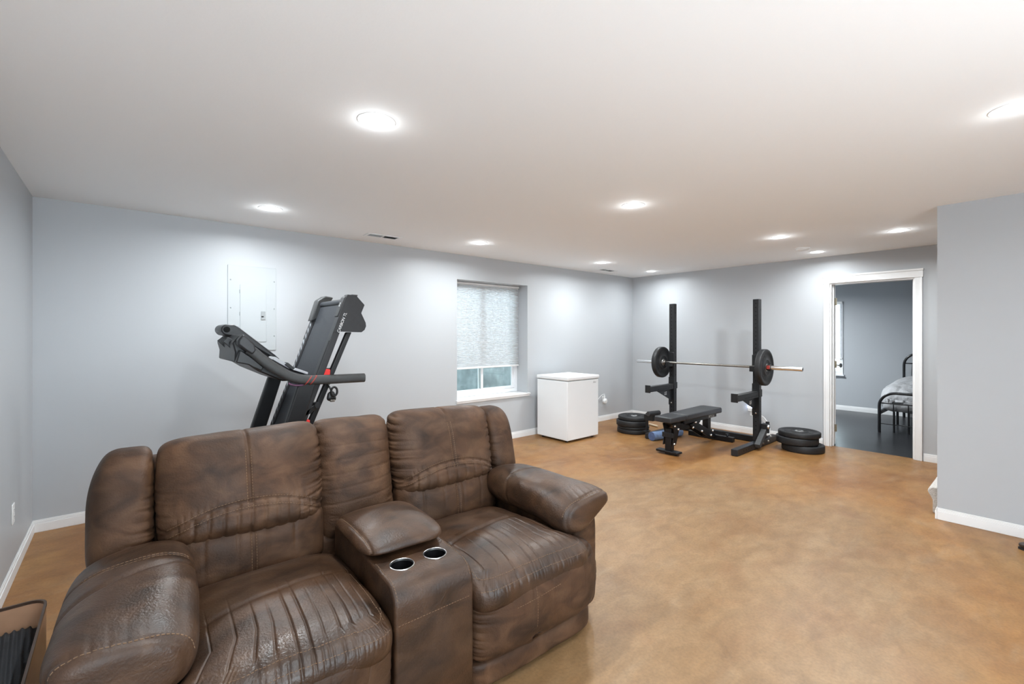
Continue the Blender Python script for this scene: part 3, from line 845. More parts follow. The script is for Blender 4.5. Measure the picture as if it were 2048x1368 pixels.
# narrow back section above the console
def f_cb(q):
    z = 0.715 + 0.272 * q[:, 2]
    v = 0.830 + LEAN * (z - .6) + 0.105 * q[:, 1] - np.clip(-q[:, 1], 0, 1) * .022 * (1 - q[:, 0] ** 2)
    return np.stack([-.008 + 0.188 * q[:, 0], v, z], 1)
def d_cb(q, P):
    return 0.003 * swell(P, 10, 101) + gather(q, P, .0125, freq=32, reach=.27, seed=102, which=(1, .5)) - .002 * gs(np.sin(P[:, 2] * 60 + 2 * swell(P, 5, 103)), .2)
cushion('center_back', LE, sofa, (60, 20, 100), f_cb, (9, 3, 1), d_cb)

# console between the seats
prof = [(0.66, 0.03), (0.012, 0.03), (0.0, 0.05), (-0.004, 0.25), (-0.002, 0.44)]
for i in range(9):
    a = math.radians(90 * i / 8); prof.append((0.075 - 0.075 * math.cos(a), 0.482 + 0.072 * math.sin(a)))
prof += [(0.30, 0.562), (0.66, 0.565)]
CU0, CU1 = -0.160, 0.156
cups = [(-0.070, 0.142), (0.068, 0.142)]
def console_mesh():
    """profile extruded across; the top strip is filled round two open wells"""
    import bmesh
    bm = bmesh.new(); n = len(prof); ti = n - 3           # strip prof[ti] -> prof[ti+1] carries the wells
    A = [bm.verts.new((CU0, v, z)) for v, z in prof]; B = [bm.verts.new((CU1, v, z)) for v, z in prof]
    bm.faces.new(A); bm.faces.new(list(reversed(B)))
    for i in range(n):
        j = (i + 1) % n
        if i != ti: bm.faces.new((A[i], B[i], B[j], A[j]))
    ed = [bm.edges.get((A[ti], A[ti + 1])), bm.edges.get((B[ti], B[ti + 1])), bm.edges.get((A[ti], B[ti])), bm.edges.get((A[ti + 1], B[ti + 1]))]
    (v0, z0), (v1, z1) = prof[ti], prof[ti + 1]
    for u, v in cups:
        ring = []
        for k in range(40):
            a = 2 * math.pi * k / 40; vv = v + .044 * math.sin(a)
            ring.append(bm.verts.new((u + .044 * math.cos(a), vv, z0 + (z1 - z0) * (vv - v0) / (v1 - v0))))
        ed += [bm.edges.new((ring[k], ring[(k + 1) % 40])) for k in range(40)]
    bmesh.ops.triangle_fill(bm, use_beauty=True, use_dissolve=False, edges=ed)
    bmesh.ops.recalc_face_normals(bm, faces=bm.faces)
    me = bpy.data.meshes.new('console'); bm.to_mesh(me); bm.free()
    for p in me.polygons: p.use_smooth = True
    me.set_sharp_from_angle(angle=math.radians(35))
    me.materials.append(M['leather_worn']); return me
con = bpy.data.objects.new('console', console_mesh()); C.objects.link(con); con.parent = sofa
_b = con.modifiers.new('bevel', 'BEVEL'); _b.width = .010; _b.segments = 3; _b.limit_method = 'ANGLE'; _b.angle_limit = 1.0
for u, v in cups:
    zt = 0.5565
    cp = MB().lathe([(.0, -.085), (.040, -.085), (.0425, -.07), (.0428, .0)], (u, v, zt), n=40).build('cup_holder', 'cup_dark', sofa)
    cp['label'] = 'black cup well with a thin bright metal rim'
    MB().lathe([(.0420, -.006), (.0428, .0012), (.0445, .0022), (.0462, .0016), (.0468, -.001)], (u, v, zt), n=48).build('rim', 'steel', cp)
stitches(con, [[(u, -.2, .425 + .02 * (u + .16)) for u in np.linspace(CU0 + .012, CU1 - .012, 40)]], (0, 1, 0), depth=.3)
stitches(con, [[(uu, v, .8) for v in np.linspace(.005, .2, 30)] for uu in (CU0 + .012, CU1 - .012)], (0, 0, -1), depth=.6)
# padded console lid
def f_lid(q):
    v = 0.415 + 0.222 * q[:, 1]
    up, dn = np.clip(q[:, 2], 0, 1), np.clip(-q[:, 2], 0, 1)
    z = 0.592 + (0.042 + .014 * np.cos(q[:, 1] * 1.6) + .014 * (1 - q[:, 0] ** 2)) * up - 0.030 * dn
    return np.stack([-.012 + 0.176 * q[:, 0] * (1 + .02 * q[:, 1]), v, z], 1)
lid = cushion('console_lid', LW, sofa, (60, 60, 20), f_lid, (5, 2.3, 2), lambda q, P: .003 * swell(P, 10, 111) + .0009 * swell(P, 40, 112) - .005 * gs(q[:, 0] + .84, .02) * (q[:, 2] > -.3))
stitches(lid, [[(-.012 - .84 * .176, v, 1) for v in np.linspace(.22, .6, 50)]], (0, 0, -1), depth=.6, r=.0015)
# back shell and base
MB().prism([(0.72, 0.06), (1.00, 0.06), (1.02, 0.55), (1.06, 0.90), (0.98, 0.90), (0.88, 0.56), (0.74, 0.47)], 'x', -.83, .83).build('back_shell', LE, sofa, bevel=0.02, seg=3)
MB().box(-.86, .86, .10, .90, 0.035, .30).build('base_frame', 'cup_dark', sofa, bevel=0.006)
for u in (-.80, -.2, .2, .80):
    for v in (.14, .86): MB().cyl((u, v, 0), (u, v, .05), .022).build('foot', 'rubber', sofa)

# ------------------------------------------------------------------ ceiling lamps, vents, detector
def lamp(x, y, label, h=H, power=LAMP_W):
    o = empty('ceiling_light', label, 'ceiling light', (x, y, h), group='recessed ceiling lights')
    MB().lathe([(0.0685, -.002), (0.084, -.002), (0.0845, 0.0)], n=48).build('trim_ring', 'trim', o)
    MB().lathe([(0.0, -.0065), (0.045, -.006), (0.063, -.005), (0.068, -.002), (0.0685, 0.0)], n=48).build('lens', 'lens', o)
    ld = bpy.data.lights.new('lamp_light', 'AREA'); ld.shape = 'DISK'; ld.size = 0.132; ld.energy = power; ld.color = LAMP_COL
    ld.spread = math.radians(168)
    l = bpy.data.objects.new('lamp_light', ld); C.objects.link(l); l.parent = o; l.location = (0, 0, -.010)
    pd = bpy.data.lights.new('lens_glow', 'POINT'); pd.energy = power * .036; pd.color = LAMP_COL; pd.shadow_soft_size = .012
    g = bpy.data.objects.new('lens_glow', pd); C.objects.link(g); g.parent = o; g.location = (0, 0, -.040)
for x, y, lb in [
    (0.890, 2.000, 'large bright round ceiling light above the sofa, nearest the camera on the left'),
    (0.880, 3.935, 'round ceiling light near the back wall above the grey electrical panel'),
    (2.930, 3.955, 'round ceiling light near the back wall just left of the window'),
    (2.958, 2.037, 'round ceiling light in the middle of the room, right of the largest one'),
    (5.022, 3.960, 'round ceiling light near the back wall above the white freezer'),
    (6.290, 4.000, 'small round ceiling light in the far corner where the two walls meet'),
    (5.058, 1.740, 'round ceiling light in front of the squat rack, left of the smoke detector'),
    (6.321, 1.768, 'round ceiling light right beside the smoke detector near the doorway'),
    (5.593, 0.897, 'round ceiling light nearest the end of the right wall, before the doorway'),
    (2.950, 0.080, 'bright round ceiling light cut off by the right edge of the photo'),
    (0.880, 0.080, 'round ceiling light behind the camera on the left side'),
]: lamp(x, y, lb, H, LAMP_W * (.5 if x > 6 else .62 if y < .5 else 1.0))
lamp(8.5, 3.25, 'round ceiling light of the bedroom, out of sight behind the open door', BH, 55.0)  # lamp out of view, added only to brighten the bedroom

def vent(x, y, label, rz=0):
    o = empty('ceiling_vent', label, 'vent', (x, y, H), rz, group='ceiling air vents')
    f = MB()
    L_, W_ = .175, .075
    f.box(-L_, L_, -W_, -W_ + .028, -.007, 0); f.box(-L_, L_, W_ - .028, W_, -.007, 0)
    f.box(-L_, -L_ + .028, -W_ + .028, W_ - .028, -.007, 0); f.box(L_ - .028, L_, -W_ + .028, W_ - .028, -.007, 0)
    f.box(-.008, .008, -W_ + .028, W_ - .028, -.006, 0)
    f.build('frame', 'trim', o, bevel=0.002)
    MB().box(-L_ + .02, L_ - .02, -W_ + .02, W_ - .02, -.0015, -.0005).build('duct_opening', 'hole', o)
    s_ = MB()
    for side, sg in ((-1, -1), (1, 1)):
        for i in range(5):
            yy = -W_ + .036 + i * .0195
            x0, x1 = (-L_ + .028, -.008) if side < 0 else (.008, L_ - .028)
            s_.add([(x0, yy - .005, -.006), (x1, yy - .005, -.006), (x1, yy + .005 * sg, -.0018), (x0, yy + .005 * sg, -.0018)], [(0, 1, 2, 3)])
    s_.build('louvers', 'panel_grey', o, smooth=0)
vent(1.988, 4.318, 'white ceiling vent with dark slots near the back wall, left of the window', math.radians(-2))
vent(5.66, 4.37, 'faint white ceiling vent in the far corner above the freezer')
sd = MB(); sd_o = empty('smoke_detector', 'round white smoke detector on the ceiling in front of the doorway', 'smoke detector', (5.90, 1.792, H))
MB().lathe([(0.0, -.040), (.03, -.040), (.055, -.034), (.064, -.022), (.066, -.012)], n=40).build('cover', 'plastic_white', sd_o)
MB().lathe([(.060, -.012), (.072, -.011), (.074, 0.0)], n=40).build('base', 'plastic_white', sd_o)

# ------------------------------------------------------------------ electrical panel, outlets
ep = empty('electrical_panel', 'grey flush electrical breaker panel on the back wall behind the treadmill', 'electrical panel', (0.901, YA, 1.65))
o = ep.location
MB(o).box(0.706, 1.096, YA - .008, YA, 1.268, 2.031).build('cover_plate', 'panel_grey', ep, bevel=0.003)
MB(o).box(0.800, 1.012, YA - .0125, YA - .007, 1.345, 1.862).build('door', 'panel_grey', ep, bevel=0.0025)
lt = MB(o).box(0.967, 1.004, YA - .019, YA - .012, 1.548, 1.626).build('latch', 'latch', ep, bevel=0.003)
lt['label'] = 'darker grey sliding latch'
MB(o).box(0.970, 0.989, YA - .0205, YA - .018, 1.572, 1.583).build('latch_slot', 'hole', lt)
for x, z in ((.729, 1.901), (.729, 1.652), (.729, 1.40), (1.079, 1.905), (1.079, 1.652), (1.079, 1.40)):
    MB(o).lathe([(0, -.012), (.004, -.0115), (.0065, -.008)], (x, YA, z), (0, 1, 0), 14).build('screw', 'latch', ep)
for z in (1.80, 1.60, 1.42):
    MB(o).cyl((0.7995, YA - .010, z - .016), (0.7995, YA - .010, z + .016), .004, 10).build('hinge_pin', 'latch', ep)

def outlet(name, label, loc, rz):
    """wall plate with two receptacles, facing -y before rotation"""
    t = empty(name, label, 'outlet', loc, rz)
    MB().box(-.036, .036, -.006, 0, -.058, .058).build('wall_plate', 'plastic_white', t, bevel=0.003)
    for z in (-.020, .020):
        rc = MB().prism([(x, zz + z) for x, zz in rrect(.033, .028, .008)], 'y', -.0075, -.0055).build('receptacle', 'plastic_white', t)
        sl = MB()
        for x in (-.006, .006): sl.box(x - .0011, x + .0011, -.0079, -.0074, z - .002, z + .007)
        sl.cyl((0, -.0074, z - .008), (0, -.0079, z - .008), .0022, 10)
        sl.build('slots', 'hole', rc)
    return t
outlet('wall_outlet', 'white electrical outlet on the left wall beside the corner', (XL, 3.905, .372), math.radians(90))
outlet('wall_outlet', 'white outlet behind the right upright of the squat rack', (XB, 2.685, .315), math.radians(-90))
outlet('wall_outlet', 'white outlet on the back wall right of the freezer', (5.985, YA, .345), 0)
# freezer plug, round adapter and cord
pl = empty('plug_adapter', 'round white plug adapter in the outlet right of the freezer', 'plug', (5.985, YA - .008, .325))
MB().lathe([(0, -.045), (.030, -.045), (.040, -.036), (.042, -.010), (.036, 0)], (0, 0, 0), (0, 1, 0), 32).build('body', 'plastic_white', pl)
MB().box(-.012, .012, -.05, -.044, -.004, .014).build('button', 'plastic_white', pl, bevel=.002)
MB().box(-.02, -.004, -.028, -.004, .036, .09).build('plug', 'plastic_white', pl, bevel=.004)
cd = MB().tube(smooth_path([(5.973, YA - .018, .420), (5.975, YA - .03, .437), (5.90, YA - .035, .432), (5.82, YA - .02, .37), (5.62, YA - .02, .22), (5.45, YA - .03, .13), (5.20, YA - .03, .07), (4.98, YA - .04, .06)], 8), .0042, 8).build('power_cord', 'cord_white')
tag(cd, 'thin white power cord running from the wall outlet down behind the freezer', 'cord')
# small plugged-in light and white cords at the far right wall
nl = empty('night_light', 'small plugged in light glowing blue white behind the right rack upright', 'night light', (XB - .008, 2.705, .36))
MB(nl.location).box(XB - .048, XB - .008, 2.68, 2.735, .325, .372).build('body', 'plastic_white', nl, bevel=.006)
MB(nl.location).box(XB - .040, XB - .016, 2.676, 2.739, .372, .388).build('light_strip', 'led', nl, bevel=.003)
cb = MB()
for i in range(5):
    a = .012 * i
    cb.tube(smooth_path([(6.40, 2.44 - a * .4, .34 - a), (6.38, 2.39 - a * .3, .33 - a * 1.4), (6.36, 2.335 - a * .2, .27 - a), (6.34, 2.30 + a * .3, .20 - a * .6), (6.33, 2.30 + a * .4, .12 + a * .1)], 8), .0075, 8)
cbo = cb.build('cord_bundle', 'cord_white')
tag(cbo, 'bundle of white cords hanging behind the right upright of the squat rack', 'cord')

# ------------------------------------------------------------------ chest freezer
fz = empty('chest_freezer', 'small white chest freezer standing below and right of the window', 'freezer', (4.69, 4.29, 0))
o = fz.location
MB(o).box(4.372, 5.002, 4.006, 4.572, 0.028, 0.798).build('body', 'white_metal', fz, bevel=0.010, seg=3)
MB(o).box(4.376, 4.998, 4.012, 4.566, 0.797, 0.811).build('gasket', 'latch', fz)
MB(o).box(4.362, 5.012, 3.994, 4.574, 0.809, 0.856).build('lid', 'white_metal', fz, bevel=0.012, seg=3)
for x in (4.43, 4.94):
    for y in (4.07, 4.51): MB(o).cyl((x, y, 0), (x, y, .03), .02).build('foot', 'rubber', fz)
lettering('Arc', .042, 'latch', fz, (4.885, 4.0055, .748), (1, 0, 0), (0, 0, 1), name='logo', shear=.3, off=o)

# ------------------------------------------------------------------ bumper plates
PLATE_R = .225
def plate(thick, label, loc, axis_y=False, group=None, r=PLATE_R, rot=0.0):
    """stands on its lower face; axis_y lays the axis along the bar"""
    o = empty('bumper_plate', label, 'weight plate', loc, group=group)
    t = thick; e = min(.012, t * .25)
    p = [(.025, 0.004), (.085, .004), (.092, .0), (.100, .009), (r - .045, .009), (r - .036, 0.0), (r - e, 0.0), (r - e * .3, e * .3), (r, e),
         (r, t - e), (r - e * .3, t - e * .3), (r - e, t), (r - .036, t), (r - .045, t - .009), (.100, t - .009), (.092, t), (.085, t - .004), (.025, t - .004)]
    ax = (0, 1, 0) if axis_y else (0, 0, 1)
    MB().lathe(p, (0, 0, 0), ax, 72, closed=True).build('rubber_disc', 'rubber', o, smooth=50)
    hb = MB().lathe([(.0252, -.001), (.040, -.001), (.046, .004), (.046, t - .004), (.040, t + .001), (.0252, t + .001)], (0, 0, 0), ax, 40, closed=True).build('hub', 'steel', o)
    hb['label'] = 'steel ring in the middle'
    # raised marks moulded into the face
    mk = MB()
    for k in range(3):
        for j in range(7):
            a = rot + k * 2.094 + (j - 3) * .13
            for hh in (t - .0095,) if not axis_y else (t - .0095, .0065):
                rr = .142; c_, s_ = math.cos(a), math.sin(a)
                ww, ll = .005 + .003 * ((j * 7 + k) % 3), .014
                q = [(rr - ll, -ww), (rr + ll, -ww), (rr + ll, ww), (rr - ll, ww)]
                pts2 = [(x * c_ - y * s_, x * s_ + y * c_) for x, y in q]
                if axis_y: mk.prism([(x, z) for x, z in pts2], 'y', hh, hh + .003)
                else: mk.prism(pts2, 'z', hh, hh + .003)
    mk.build('raised_marks', 'rubber', o, smooth=0)
    return o
z = 0.0
for t, lb, dx, dy in ((.062, 'thick black bumper plate at the bottom of the left stack beside the freezer', 0.0, 0.0),
                      (.036, 'thinnest black bumper plate, second from the floor in the left stack', .004, .0),
                      (.078, 'thickest black bumper plate, second from the top of the left stack', -.012, .006),
                      (.055, 'black bumper plate lying on top of the left stack beside the freezer', .018, -.004)):
    plate(t, lb, (5.635 + dx, 3.88 + dy, z), group='bumper plates stacked left of the bench', rot=dx * 60); z += t + .002
z = 0.0
for t, lb, dx, dy in ((.085, 'black bumper plate at the bottom of the right stack by the doorway', 0.015, -.025),
                      (.085, 'thick black bumper plate in the middle of the right stack by the doorway', -.012, .030),
                      (.062, 'black bumper plate lying on top of the right stack by the doorway', .0, .010)):
    plate(t, lb, (6.30 + dx, 1.94 + dy, z), group='bumper plates stacked right of the rack', rot=dx * 60); z += t + .002
BARX, BARZ, BARY = 5.925, 1.012, 2.900
plate(.066, 'black bumper plate on the right end of the barbell', (BARX, 2.176, BARZ), True, 'bumper plates on the barbell', .222)
plate(.066, 'black bumper plate on the left end of the barbell', (BARX, 3.562, BARZ), True, 'bumper plates on the barbell', .222)

# ------------------------------------------------------------------ barbell
bb = empty('barbell', 'long steel barbell resting across the two uprights of the squat rack', 'barbell', (BARX, BARY, BARZ))
MB().cyl((0, -.66, 0), (0, .66, 0), .0142, 20).build('shaft', 'bar_steel', bb)
MB().cyl((0, -.42, 0), (0, -.20, 0), .0147, 20).build('knurled_grip', 'bar_steel', bb)
MB().cyl((0, .20, 0), (0, .42, 0), .0147, 20).build('knurled_grip', 'bar_steel', bb)
for s in (-1, 1):
    sv = MB().lathe([(.0, .66), (.0250, .66), (.0250, 1.098), (.022, 1.102), (0, 1.102)], (0, 0, 0), (0, s, 0), 28).build('sleeve', 'chrome', bb)
    MB().lathe([(.0145, .632), (.034, .634), (.037, .640), (.037, .654), (.034, .660), (.0145, .660)], (0, 0, 0), (0, s, 0), 28).build('collar_ring', 'chrome', bb)
    MB().lathe([(.0, 1.1015), (.012, 1.1018), (.012, 1.1022), (0, 1.1022)], (0, 0, 0), (0, s, 0), 20).build('end_cap', 'black', sv)
cl = empty('bar_collar', 'black clamp collar with a red face holding the right plate on the barbell', 'collar', (BARX, 2.15, BARZ))
MB().lathe([(.0252, -.022), (.037, -.022), (.040, -.016), (.040, .016), (.037, .022), (.0252, .022)], (0, 0, 0), (0, 1, 0), 28, closed=True).build('ring', 'black', cl)
MB().box(-.052, -.030, -.017, .017, -.016, .028).build('lever', 'red_line', cl, bevel=.004)

# ------------------------------------------------------------------ squat rack
rk = empty('squat_rack', 'black steel two post squat rack with spotter arms before the far wall', 'squat rack', (6.04, 2.905, 0))
o = rk.location
UX0, UX1, HW = 6.0, 6.076, .038
for yc, side in ((2.336, 'right'), (3.482, 'left')):
    up = MB(o).box(UX0, UX1, yc - HW, yc + HW, .076, 1.853).build('upright', 'black', rk, bevel=0.006)
    hl = MB(o)
    z = 1.83 - .03
    while z > .20:
        hl.cyl((UX0 - .0006, yc, z), (UX0 + .004, yc, z), .0088, 12); z -= .0508
    z = 1.72
    while z > .35:
        hl.cyl((UX0 + .045, yc - HW - .0006, z), (UX0 + .045, yc - HW + .004, z), .0075, 12); z -= .127
    hl.build('bolt_holes', 'hole', up)
    # sleeve of the spotter arm around the post, and lower reinforcing channel
    MB(o).box(UX0 - .007, UX1 + .007, yc - HW - .007, yc + HW + .007, .635, .727).build('arm_sleeve', 'black', rk, bevel=0.004)
    MB(o).box(UX0 - .006, UX0 + .02, yc - HW - .004, yc + HW + .006, .40, .80).build('arm_plate', 'black', rk, bevel=0.003)
    am = MB(o).box(5.402, UX0 - .007, yc - HW, yc + HW, .632, .702).build('spotter_arm', 'black', rk, bevel=0.005)
    MB(o).box(5.390, 5.404, yc - HW - .001, yc + HW + .001, .622, .724).build('end_plate', 'black', am, bevel=0.003)
    MB(o).box(5.404, 5.99, yc - HW + .004, yc + HW - .004, .702, .7055).build('arm_liner', 'arm_grey', am, bevel=0.001)
    h2 = MB(o)
    for i in range(9): h2.cyl((5.60 + i * .042, yc - HW - .0006, .655), (5.60 + i * .042, yc - HW + .003, .655), .0078, 12)
    h2.build('bolt_holes', 'hole', am)
    MB(o).prism([(5.60, .632), (UX0, .632), (UX0, .475), (5.97, .475)], 'y', yc - .005, yc + .005).build('gusset', 'black', am, bevel=0.002)
    lettering('LE', .062, 'white_print', am, (5.80, yc - .0062, .560), (1, 0, 0), (0, 0, 1), name='lettering', off=o, extrude=.0004)
    # j-cup
    jc = MB(o).box(UX0 - .012, UX0, yc - HW - .004, yc + HW + .004, .955, 1.158)
    jc.box(UX0 - .105, UX0 - .012, yc - HW + .006, yc + HW - .006, .955, .9965)
    jc.box(UX0 - .118, UX0 - .103, yc - HW + .006, yc + HW - .006, .955, 1.022)
    jco = jc.build('j_cup', 'black', rk, bevel=0.004)
    # foot
    ft = MB(o).box(5.392, 6.62, yc - HW, yc + HW, 0.004, .078).build('foot_beam', 'black', rk, bevel=0.005)
    h3 = MB(o)
    for i in range(4): h3.cyl((5.56 + i * .07, yc - HW - .0006, .041), (5.56 + i * .07, yc - HW + .003, .041), .008, 12)
    h3.build('bolt_holes', 'hole', ft)
    MB(o).box(5.388, 5.393, yc - HW + .002, yc + HW - .002, .006, .076).build('end_cap', 'rubber', ft, bevel=.002)
    # gusset between post and foot, and bolts
    MB(o).prism([(UX1, .30), (UX1, .078), (6.40, .078), (6.34, .10)], 'y', yc - .006, yc + .006).build('foot_gusset', 'black', rk, bevel=.002)
    for bx, bz in ((6.12, .045), (6.28, .05), (6.36, .10)):
        MB(o).lathe([(0, .014), (.011, .012), (.014, 0)], (bx, yc - HW, bz), (0, -1, 0), 6).build('bolt', 'steel', rk)
    for bz in (.432,):
        MB(o).lathe([(0, .012), (.010, .010), (.013, 0)], (UX0 - .006, yc - .005, bz), (-1, 0, 0), 6).build('bolt', 'chrome', rk)
MB(o).box(6.27, 6.345, 2.336 + HW, 3.482 - HW, .006, .080).build('cross_beam', 'black', rk, bevel=.005)
# slanted pivot sleeve with its clamp at the right foot
br = MB(o).sweep([(5.86, 2.262, .055), (6.09, 2.262, .235)], rrect(.062, .062, .008), up=(0, 0, 1)).build('bar_pivot', 'arm_grey', rk)
MB(o).box(6.045, 6.135, 2.222, 2.298, .225, .300).build('pivot_clamp', 'black', br, bevel=.006)
MB(o).lathe([(0, .020), (.020, .017), (.026, .008), (.026, 0)], (6.075, 2.222, .268), (0, -1, 0), 20).build('clamp_knob', 'chrome', br)
MB(o).box(6.13, 6.165, 2.235, 2.275, .175, .32).build('clamp_lever', 'black', br, bevel=.008)

# ------------------------------------------------------------------ weight bench
be = empty('weight_bench', 'black padded adjustable weight bench standing between the rack posts', 'weight bench', (5.4, 2.885, 0))
o = be.location; yc = 2.885
PT = .452
MB(o).prism([(4.772, yc - .107), (5.098, yc - .122), (5.098, yc + .122), (4.772, yc + .107)], 'z', PT - .064, PT).build('seat_pad', 'vinyl_black', be, bevel=.014, seg=3)
MB(o).prism([(5.112, yc - .122), (5.95, yc - .148), (6.00, yc - .120), (6.00, yc + .120), (5.95, yc + .148), (5.112, yc + .122)], 'z', PT - .064, PT).build('back_pad', 'vinyl_black', be, bevel=.014, seg=3)
MB(o).prism([(4.83, PT - .064), (5.09, PT - .064), (5.09, .335), (4.95, .33)], 'y', yc - .05, yc + .05).build('seat_frame', 'black_gloss', be, bevel=.004)
rail = MB(o)
for s in (-1, 1): rail.box(5.12, 5.93, yc + s * .075 - .012, yc + s * .075 + .012, PT - .118, PT - .064)
rail.box(5.86, 5.90, yc - .07, yc + .07, PT - .11, PT - .066)
rl = rail.build('back_frame', 'black_gloss', be, bevel=.004)
lettering('ROGUE', .046, 'white_print', rl, (5.712, yc - .0885, PT - .110), (1, 0, 0), (0, 0, 1), off=o, shear=.2, extrude=.0005)
# spine from the front leg to the rear foot
MB(o).prism([(4.93, .345), (5.30, .345), (5.46, .345), (5.62, .31), (5.55, .27), (5.20, .245), (5.02, .275)], 'y', yc - .036, yc + .036).build('spine', 'black_gloss', be, bevel=.006)
for s in (-1, 1):
    MB(o).prism([(5.30, .30), (5.42, .335), (5.86, .145), (5.90, .075), (5.80, .070)], 'y', yc + s * .058 - .005, yc + s * .058 + .005).build('ladder_plate', 'black_gloss', be, bevel=.002)
    MB(o).prism([(4.88, .36), (4.99, .36), (5.03, .28), (4.955, .105), (4.885, .105), (4.92, .26)], 'y', yc + s * .062 - .005, yc + s * .062 + .005).build('leg_plate', 'black_gloss', be, bevel=.002)
MB(o).box(5.80, 5.875, yc - .04, yc + .04, .07, PT - .066).build('rear_post', 'black_gloss', be, bevel=.005)
MB(o).box(6.03, 6.095, 2.632, 3.245, .004, .066).build('rear_foot', 'black_gloss', be, bevel=.004)
MB(o).prism([(5.82, .115), (5.87, .155), (6.04, .066), (6.04, .02)], 'y', yc - .035, yc + .035).build('rear_brace', 'black_gloss', be, bevel=.004)
MB(o).prism([(4.885, .045), (4.965, .045), (4.965, .30), (4.895, .30)], 'y', yc - .038, yc + .038).build('front_leg', 'black_gloss', be, bevel=.005)
MB(o).box(4.878, 4.90, yc - .07, yc + .07, .20, .255).build('front_plate', 'black', be, bevel=.003)
ff = MB(o).prism([(4.852, yc - .135), (4.868, yc - .145), (4.955, yc - .145), (4.955, yc + .145), (4.868, yc + .145), (4.852, yc + .135)], 'z', .022, .046)
ff.box(4.87, 4.95, yc - .11, yc + .03, .004, .024)
ff.build('front_foot', 'black_gloss', be, bevel=.004)
for x, z, s in ((5.42, .323, -1), (5.358, .263, -1), (5.585, .188, -1), (5.825, .102, -1), (4.93, .335, -1), (5.01, .288, -1), (4.915, .125, -1), (4.915, .125, 1), (5.87, .155, -1)):
    yy = yc + s * .063
    MB(o).lathe([(0, .016), (.010, .015), (.016, .008), (.017, 0)], (x, yy, z), (0, s, 0), 18).build('bolt', 'chrome', be)
kb = MB(o).lathe([(.0, .04), (.022, .038), (.026, .02), (.014, .01), (.012, 0)], (6.06, 2.715, .066), (0, 0, 1), 16).build('knob', 'black', be)

# rolled blue mat, dowel and padded roller on the floor beside the bench
rm = empty('rolled_mat', 'rolled up blue exercise mat lying on the floor under the bench', 'exercise mat', (5.335, 3.383, 0))
d_ = Vector((.985, -.17, 0))
sp = []
for i in range(150):
    a = i * .25; r = .012 + .046 * i / 149; sp.append((r * math.cos(a), r * math.sin(a) + .062))
out_ = sp + [((r_ + .0036) / r_ * x, (r_ + .0036) / r_ * (z - .062) + .062) for x, z in reversed(sp) for r_ in (math.hypot(x, z - .062),)]
side = Vector((.17, .985, 0))
vs = []
for k in (0, .56):
    vs += [d_ * k + side * x + Vector((0, 0, z)) for x, z in out_]
m_ = len(out_)
mm = MB(); mm.add(vs, [(i, (i + 1) % m_, (i + 1) % m_ + m_, i + m_) for i in range(m_)])
half = m_ // 2
for base in (0, m_):
    mm.add(vs[base:base + m_], [(i, i + 1, m_ - 2 - i, m_ - 1 - i) for i in range(half - 1)])
mm.build('mat_roll', 'blue_mat', rm, smooth=50)
core = MB().cyl(d_ * -.003 + Vector((0, 0, .062)), d_ * .006 + Vector((0, 0, .062)), .056, 28).build('roll_end', 'blue_mat_end', rm)
core['label'] = 'darker blue coiled end facing the camera'
dw = MB().cyl((6.237, 3.994, .0165), (6.167, 3.803, .0165), .016, 16).build('wooden_dowel', 'wood')
tag(dw, 'short pale wooden dowel behind the rolled blue mat', 'dowel')
dw.location = (0, 0, 0)
pr = empty('padded_roller', 'black padded roller on a short post beside the left plate stack', 'roller', (5.475, 3.50, 0))
o = pr.location
MB(o).box(5.44, 5.54, 3.53, 3.60, .0785, .088).build('base', 'black', pr, bevel=.003)
MB(o).box(5.485, 5.508, 3.545, 3.575, .086, .33).build('post', 'black', pr, bevel=.004)
MB(o).cyl((5.36, 3.455, .345), (5.56, 3.41, .345), .034, 24).build('pad', 'vinyl_black', pr, bevel=.006)
MB(o).box(5.455, 5.515, 3.44, 3.58, .235, .315).build('bracket', 'black', pr, bevel=.004)

# ------------------------------------------------------------------ left foreground: bentwood bin with black ribbed cloth
bn = empty('wooden_bin', 'open bentwood bin with rounded corners left of the sofa arm', 'bin', (-.335, 2.0, 0))
def outline(x0, x1, y0, y1, r, n=6): return [((x0 + x1) / 2 + x, (y0 + y1) / 2 + y) for x, y in rrect(x1 - x0, y1 - y0, r, n)]
oo = outline(-.468, -.196, 1.62, 2.255, .05); ii = outline(-.463, -.201, 1.625, 2.250, .046)
wl = MB(bn.location); m_ = len(oo)
wl.add([(x, y, .0) for x, y in oo] + [(x, y, .50) for x, y in oo] + [(x, y, .50) for x, y in ii] + [(x, y, .02) for x, y in ii],
       [(k * m_ + i, k * m_ + (i + 1) % m_, (k + 1) * m_ + (i + 1) % m_, (k + 1) * m_ + i) for k in range(3) for i in range(m_)] + [tuple(range(3 * m_, 4 * m_)), tuple(range(m_ - 1, -1, -1))])
wl.build('wall', 'bentwood', bn, bevel=.003, smooth=50)
rim = MB(bn.location).add([(x, y, .497) for x, y in outline(-.4695, -.1945, 1.6185, 2.2565, .0515)] + [(x, y, .507) for x, y in outline(-.4695, -.1945, 1.6185, 2.2565, .0515)] + [(x, y, .507) for x, y in ii] + [(x, y, .497) for x, y in ii],
       [(k * m_ + i, k * m_ + (i + 1) % m_, ((k + 1) % 4) * m_ + (i + 1) % m_, ((k + 1) % 4) * m_ + i) for k in range(4) for i in range(m_)]).build('rim', 'rim_brown', bn, smooth=50)
rim['label'] = 'dark brown edge'
def f_cor(q):
    return np.stack([-.332 + .126 * q[:, 0], 1.945 + .300 * q[:, 1], .385 + .062 * q[:, 2]], 1)
